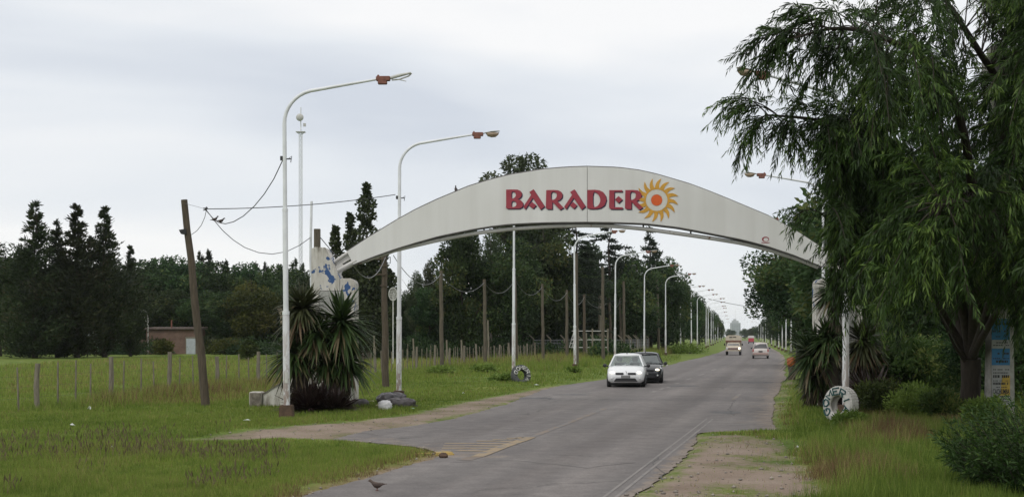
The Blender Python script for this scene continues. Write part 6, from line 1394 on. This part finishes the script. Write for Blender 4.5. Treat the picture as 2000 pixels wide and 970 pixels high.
for i, (px, py, H, R, mt, lab) in enumerate([(1712, 818, 1.05, .8, 'bush_leaf', 'low leafy bush in the rough grass beside the painted tyre'), (1782, 822, .9, .85, 'clump_leaf', 'pale green weedy clump between painted tyre and willow trunk'), (1842, 832, .75, .6, 'bush_leaf', 'low weedy bush at the foot of the willow trunk'), (1930, 852, .7, .6, 'clump_leaf', 'weedy green clump at the foot of the concrete column'), (1660, 836, .3, .6, 'clump_leaf', 'grass clump at the lower edge of the painted tyre')]):
    shrub(px, py, H, R, 80 + i, M[mt], lab, n=3600, leaf=.13, nl=30, aspect=.28, up=.6)
def yucca(px, py, heads, label, name='spiky_palm', D=39.5, mats=('yucca_leaf',), trunk=True, leafL=.82, skirt=True):
    """sword-leaf plant; heads: list of (px, py, radius px, material)"""
    c = Vector(((px - 1000) / F * D, D, 0)); c.z = gz(c.x, D) - .03; s = F / D
    t = thing(name, label, 'plant', c)
    for j, (hx, hy, rp, mt) in enumerate(heads):
        h = Vector(((hx - px) / s, -.25 + .3 * (j % 2), HC - (hy - HY) / s - c.z)); R = rp / s
        if trunk:
            m = MB(); r0 = .16 if j == 0 else .13; m.tube([(0.06 * j, .1 * j, 0), (h.x * .35, h.y * .3, h.z * .4), (h.x * .8, h.y * .8, h.z * .75), tuple(h)], [r0, r0 * .9, r0 * .8, r0 * .6], 8); link('trunk', m.mesh('trunk', M['bark'], True), t)
        r = np.random.default_rng(int(hx + hy)); n = 320
        u = r.uniform(-.85 if trunk else .1, 1, n); a = r.uniform(0, 6.283, n); cs = np.sqrt(1 - u * u); d = np.stack([cs * np.cos(a), cs * np.sin(a), u], 1)
        Ln = R * r.uniform(.85, 1.25, n) * np.where(u < -.3, 1.1, 1.0); w_ = r.uniform(.028, .046, n); sd = unit(np.cross(d, np.array([0, 0, 1.0]) + r.normal(0, .15, (n, 3))))
        seg = 5; V = np.empty((n, seg * 2, 3)); fold = r.uniform(.06, .62, n) * (1 - np.abs(u) * .5); bend = r.normal(0, .11, n)
        for k in range(seg):
            f = k / (seg - 1); p = np.array(h) + d * (Ln * f)[:, None] + d * .04; p[:, 2] -= Ln * fold * f ** 2.2; p += sd * (bend * Ln * f ** 2)[:, None]; ww = w_ * (.7 + 1.2 * f * (1 - f) * 1.6) * (1 - f ** 4 * .95)
            V[:, 2 * k] = p - sd * ww[:, None]; V[:, 2 * k + 1] = p + sd * ww[:, None]
        base = np.arange(n)[:, None, None] * seg * 2; k_ = np.arange(seg - 1)[None, :, None] * 2; Fq_ = (base + k_ + np.array([0, 1, 3, 2])[None, None]).reshape(-1, 4)
        tint = np.clip((r.uniform(.05, .75, n) + (u < -.5) * .35)[:, None] + (r.random(n) < .25)[:, None] * np.repeat(np.array([0, 0, 0, .06, .35]), 2)[None], 0, 1).ravel()
        link('leaf_rosette', np_mesh('leaf_rosette', V.reshape(-1, 3), Fq_, M[mt], {'tint': tint}), t)
        if skirt:
            n2 = 90; zz = r.uniform(max(.3, h.z - R * 1.7), h.z - .1, n2); f = zz / h.z; a2 = r.uniform(0, 6.283, n2); cx = h.x * np.clip((f - .2) / .8, 0, 1); cy = h.y * f
            C = np.stack([cx + .12 * np.cos(a2), cy + .12 * np.sin(a2), zz], 1); d2 = np.stack([np.cos(a2) * .35, np.sin(a2) * .35, -np.ones(n2)], 1) + r.normal(0, .12, (n2, 3))
            Ls = r.uniform(.35, .75, n2); link('dead_leaves', leaf_mesh('dead_leaves', C, d2, Ls, np.full(n2, .05), r.random(n2), M['skirt_leaf']), t)
    return t
yucca(582, 800, [(592, 604, 58, 'yucca_brown'), (574, 690, 62, 'yucca_leaf'), (622, 650, 44, 'yucca_leaf')], 'spiky palm with brownish upper head behind the tall lamp pole', D=39.3)
yucca(668, 800, [(668, 628, 74, 'yucca_leaf'), (676, 702, 58, 'yucca_leaf'), (640, 705, 40, 'yucca_leaf')], 'spiky palm with big green head covering the pillar plaque', D=39.8)
yucca(612, 806, [(604, 806, 66, 'flax_leaf'), (632, 804, 62, 'flax_leaf'), (656, 806, 50, 'flax_leaf')], 'dark purple flax at the foot of the peeling pillar', 'flax_plant', 38.9, trunk=False, skirt=False)
yucca(1583, 790, [(1584, 690, 58, 'yucca_leaf'), (1602, 735, 46, 'yucca_leaf')], 'broad spiky palm leaning over the verge beside the orange sack', D=41.2)
yucca(1630, 795, [(1627, 566, 46, 'yucca_leaf'), (1618, 660, 44, 'yucca_leaf')], 'tall spiky palm in front of the hidden pillar behind the white lamp', D=40.4)
yucca(1685, 790, [(1682, 668, 50, 'yucca_brown'), (1700, 715, 40, 'yucca_brown')], 'brownish spiky palm behind the painted tyre lamp', D=40.6)
yucca(1700, 800, [(1700, 800, 90, 'flax_leaf'), (1668, 800, 60, 'flax_leaf')], 'dark flax behind the white painted tyre', 'flax_plant', 38.4, trunk=False, skirt=False)
m = MB(); q = P(548, 615, 39.6); m.add([(0, 0, -.28), (.1, .02, -.3), (.16, .0, .02), (.02, .03, .22), (-.1, 0, .2), (-.02, .02, .0), (0, .02, -.28), (.1, .04, -.3), (.16, .02, .02), (.02, .05, .22), (-.1, .02, .2), (-.02, .04, .0)], [(0, 1, 2, 5), (5, 2, 3, 4), (11, 8, 7, 6), (10, 9, 8, 11), (0, 6, 7, 1), (1, 7, 8, 2), (2, 8, 9, 3), (3, 9, 10, 4), (4, 10, 11, 5), (5, 11, 6, 0)])
thing('torn_sheet', 'pale torn sheet caught in spiky leaves beside the tall lamp', 'litter', q, me=m.mesh('torn_sheet', M['litter_tan']))

# ---------------------------------------------------------------- the willow
WB = P(1893, 656, 33.6); WB.z = gz(WB.x, 33.6) - .05
wil = thing('willow_tree', 'big willow with drooping narrow leaves overhanging the verge by the concrete column', 'tree', WB)
def wl(px, py, D): return P(px, py, D) - WB
limb = MB()
fork = wl(1896, 700, 33.5)
limb.tube([(0, 0, 0), (.02, .03, .5), (.05, 0, 1.0), tuple(fork)], [.36, .27, .26, .27], 10)
limbs = [([fork, wl(1925, 560, 33.2), wl(1950, 380, 32.6), wl(1962, 200, 32.0), wl(1905, 90, 31.2), wl(1850, 5, 30.5), wl(1810, -60, 30)], .17),
         ([fork, wl(1880, 600, 32.6), wl(1850, 480, 31.6), wl(1800, 360, 30.6), wl(1720, 270, 29.8), wl(1600, 235, 29.2), wl(1500, 225, 28.8)], .13),
         ([fork, wl(1905, 520, 31.5), wl(1890, 300, 29.5), wl(1840, 150, 28.5), wl(1740, 80, 28), wl(1640, 55, 27.8), wl(1550, 75, 27.6)], .13),
         ([fork, wl(1860, 640, 33.4), wl(1810, 560, 32.6), wl(1750, 480, 31.6), wl(1680, 430, 30.6), wl(1610, 420, 30)], .09),
         ([fork, wl(1930, 560, 32), wl(1985, 400, 30), wl(2030, 200, 28), wl(2060, 60, 27)], .15),
         ([fork, wl(1875, 640, 34.2), wl(1840, 520, 35.2), wl(1780, 360, 36), wl(1720, 200, 36.4), wl(1660, 120, 36.6)], .11),
         ([fork, wl(1930, 600, 31), wl(1950, 480, 28.6), wl(1900, 400, 26.8), wl(1840, 400, 25.6)], .10),
         ([fork, wl(1940, 620, 31), wl(2000, 520, 28.5), wl(2060, 470, 26.5)], .10)]
def spl(pts, n):
    pts = [Vector(p) for p in pts]; out_ = []
    for i in range(n + 1):
        u = i / n * (len(pts) - 1); k = min(int(u), len(pts) - 2); t = u - k
        p0, p1, p2, p3 = pts[max(k - 1, 0)], pts[k], pts[k + 1], pts[min(k + 2, len(pts) - 1)]
        out_.append(.5 * ((2 * p1) + (p2 - p0) * t + (2 * p0 - 5 * p1 + 4 * p2 - p3) * t * t + (3 * p1 - 3 * p2 + p3 - p0) * t ** 3))
    return out_
limb_pts = []
for pts, r0 in limbs:
    q = spl(pts, 22); limb.tube(q, [r0 * (1 - .93 * i / 22) + .012 for i in range(23)], 7); limb_pts += q[6:]
LP_ = np.array([tuple(p) for p in limb_pts])
for k in range(5):
    a = wl(1890 + k * 2, 715, 33.5); b_ = wl(random.uniform(1790, 1900), random.uniform(560, 660), random.uniform(32.4, 34.4)); limb.tube([tuple(a), tuple(a.lerp(b_, .5) + Vector((0, 0, -.1))), tuple(b_)], [.05, .035, .012], 5)
r = np.random.default_rng(7)
def left_bound(y):
    return np.interp(y, [-150, -40, 0, 30, 60, 95, 140, 180, 205, 235, 270, 290, 330, 370, 410, 450, 500, 560, 620, 680, 720], [1640, 1590, 1560, 1585, 1560, 1462, 1455, 1440, 1420, 1490, 1455, 1448, 1530, 1590, 1608, 1612, 1615, 1622, 1645, 1700, 1800])
tips = [(1410,205,28.6),(1425,190,28.8),(1440,285,28.9),(1452,270,29),(1450,110,28.4),(1470,95,28.6),(1530,85,28),(1552,8,27.4),(1600,60,27.6),(1580,20,27.5),(1548,425,29.6),(1480,240,28.8),(1462,150,28.6),(1500,130,28.5),(1520,170,28.6),(1512,260,29),(1540,300,29.2),(1625,600,30.2),(1436,215,28.7),
        (1560,130,28.4),(1600,160,28.6),(1560,210,28.8),(1590,250,29),(1600,320,29.4),(1550,280,29),(1640,480,30),(1630,530,30),(1660,560,30),(1655,620,30),(1640,650,30.2),(1690,640,30),(1530,60,28),(1620,10,27.5),(1500,80,28.2),(1620,110,28),(1540,240,28.8)]
for q in range(100): yy_ = r.uniform(220, 620); tips.append((r.uniform(max(1585, left_bound(yy_) + 22), 1730), yy_, r.uniform(28.5, 31)))
while len(tips) < 800:
    y = r.uniform(-140, 700); x = left_bound(y) + (95 if y < 430 else 30) + (2110 - left_bound(y)) * r.random() ** .8
    if 1765 < x < 1905 and y > 585: continue
    if 1950 < x < 1975 and -60 < y < 175 and r.random() < .8: continue
    if 1440 < x < 1560 and 295 < y < 380: continue
    if 1855 < x < 1955 and -100 < y < 185 and r.random() < .97: continue
    if 1615 < x < 1668 and 40 < y < 110 and r.random() < .6: continue
    if 1900 < x < 1985 and y > 590 and r.random() < .93: continue
    if y > 640 and x < 1700 and r.random() < .5: continue
    if y < 135 and x < 1850 and r.random() < .5: continue
    if x > 1990 and y > 650: continue
    dmin, dmax = (25.0, 36.5) if x > 1640 else (27.6, 31)
    tips.append((x, y, r.uniform(dmin, dmax)))
LC, LDv, LL, LT = [], [], [], []
twig = MB(); tw_n = 0
for (x, y, D) in tips:
    tip = np.array(tuple(wl(x, y, D)))
    # spring from the limb point that lies up and inwards of the tip
    cost = np.linalg.norm((LP_ - tip) * np.array([1, 1, .9]), axis=1) + 1.6 * np.maximum(0, tip[2] + .25 - LP_[:, 2]) + 2.0 * np.maximum(0, tip[0] + .1 - LP_[:, 0]) + np.abs(np.linalg.norm(LP_ - tip, axis=1) - 1.6) * .7
    st = LP_[np.argmin(cost + r.uniform(0, .5, len(cost)))]
    n = 12; t = np.linspace(0, 1, n)[:, None]; d = tip - st; ln = np.linalg.norm(d)
    if ln > 3.6: st = tip - d / ln * 3.2; d = tip - st; ln = 3.2
    arch_h = .16 * ln; path = st + d * t; path[:, 2] += arch_h * 4 * (t * (1 - t))[:, 0]
    twig.tube([tuple(p) for p in path], [.014 * (1 - .75 * i / (n - 1)) + .003 for i in range(n)], 4, False)
    nt_ = int(8 + 3.6 * ln); tone = .36 + .22 * r.standard_normal()
    for k in range(nt_):
        f = .22 + .78 * (k + r.random()) / nt_; i = min(int(f * (n - 1)), n - 2); p = path[i] * (1 - (f * (n - 1) - i)) + path[i + 1] * (f * (n - 1) - i); tang = path[i + 1] - path[i]; tang /= np.linalg.norm(tang)
        dv = tang * .9 + r.normal(0, .6, 3) + np.array([0, 0, -.25]); dv /= np.linalg.norm(dv); L0 = r.uniform(.35, .80) * (1.15 if f < .8 else .85)
        ns = int(L0 / .032); u = np.linspace(.04, 1, ns)[:, None]; tw = p + dv * L0 * u; tw[:, 2] -= .34 * L0 * (u[:, 0] ** 1.8)
        if tw_n < 5200: twig.tube([tuple(tw[0]), tuple(tw[ns // 2]), tuple(tw[-1])], [.005, .004, .002], 3, False); tw_n += 1
        g_ = np.gradient(tw, axis=0); g_ = unit(g_); al = r.uniform(0, 6.283, ns) * .4 + np.arange(ns) * 2.4; a1 = unit(np.cross(g_, np.array([[.3, .2, 1.0]]))); a2 = np.cross(g_, a1)
        side = a1 * np.cos(al)[:, None] + a2 * np.sin(al)[:, None]; LC.append(tw); LDv.append(g_ * .95 + side * .55 + np.array([0, 0, -.25])); LL.append(r.uniform(.13, .27, ns) * (1 - .3 * u[:, 0] ** 3)); LT.append(np.clip(np.full(ns, tone + .10 * r.standard_normal()) + r.normal(0, .12, ns) + .30 * u[:, 0] - .08, 0, 1))
LC, LDv, LL, LT = map(np.concatenate, (LC, LDv, LL, LT))
link('trunk', limb.mesh('trunk', M['bark'], True), wil)
link('branch_sprays', twig.mesh('branch_sprays', M['bark']), wil)
link('crown', leaf_mesh('crown', LC, LDv, LL, LL * .17, LT, M['willow_leaf'], .12), wil)
print('willow leaves', len(LC))

# feathery bush close to the viewer at the willow side
c = Vector((8.35, 18.6, gz(8.35, 18.6) - .1))
t = thing('feathery_bush', 'dark feathery green bush filling the near corner of the verge', 'bush', c)
C, Dv, Ls, Ts = [], [], [], []; st = MB()
for k in range(1300):
    a = r.uniform(0, 6.283); rad = 1.5 * r.random() ** .5; z0 = 0; top = (1.5 - .55 * (rad / 1.5) ** 2) * (1 + .13 * math.sin(3 * a + 1) + .09 * math.sin(7 * a)) * r.uniform(.3, 1.05)
    p0 = np.array([math.cos(a) * rad * 1.05, math.sin(a) * rad * 1.05, 0.0]); dv = np.array([math.cos(a) * .3 * rad, math.sin(a) * .3 * rad, 1.0]); dv /= np.linalg.norm(dv)
    ns = 46; u = np.linspace(.1, 1, ns)[:, None]; q = p0 + dv * top * u; q[:, :2] += (u ** 2) * np.array([[math.cos(a), math.sin(a)]]) * .22; q[:, 2] -= .14 * u[:, 0] ** 3
    if k % 2 == 0: st.tube([tuple(p0), tuple(q[ns // 2]), tuple(q[-1])], [.008, .006, .002], 4, False)
    C.append(q); g_ = unit(np.gradient(q, axis=0)); Dv.append(g_ * .9 + r.normal(0, .55, (ns, 3))); Ls.append(r.uniform(.06, .13, ns)); Ts.append(.25 + .45 * u[:, 0] ** 2 + r.normal(0, .12, ns))
C, Dv, Ls, Ts = map(np.concatenate, (C, Dv, Ls, Ts))
link('stem', st.mesh('stem', M['bark']), t); link('foliage', leaf_mesh('foliage', C, Dv, Ls, Ls * .2, Ts, M['feather_leaf'], .1), t)

# ---------------------------------------------------------------- air
m = MB(); m.box((0, 1400, 34), (8400, 6200, 74)); hm = bpy.data.materials.new('haze'); hm.use_nodes = True; ht = hm.node_tree; ht.nodes.remove(ht.nodes['Principled BSDF'])
pv = ht.nodes.new('ShaderNodeVolumePrincipled'); pv.inputs['Density'].default_value = .00008; pv.inputs['Color'].default_value = (.86, .90, .96, 1); pv.inputs['Anisotropy'].default_value = .2
ht.links.new(pv.outputs[0], ht.nodes['Material Output'].inputs['Volume'])
hz_o = setting('haze', m.mesh('haze', hm), 'stuff')
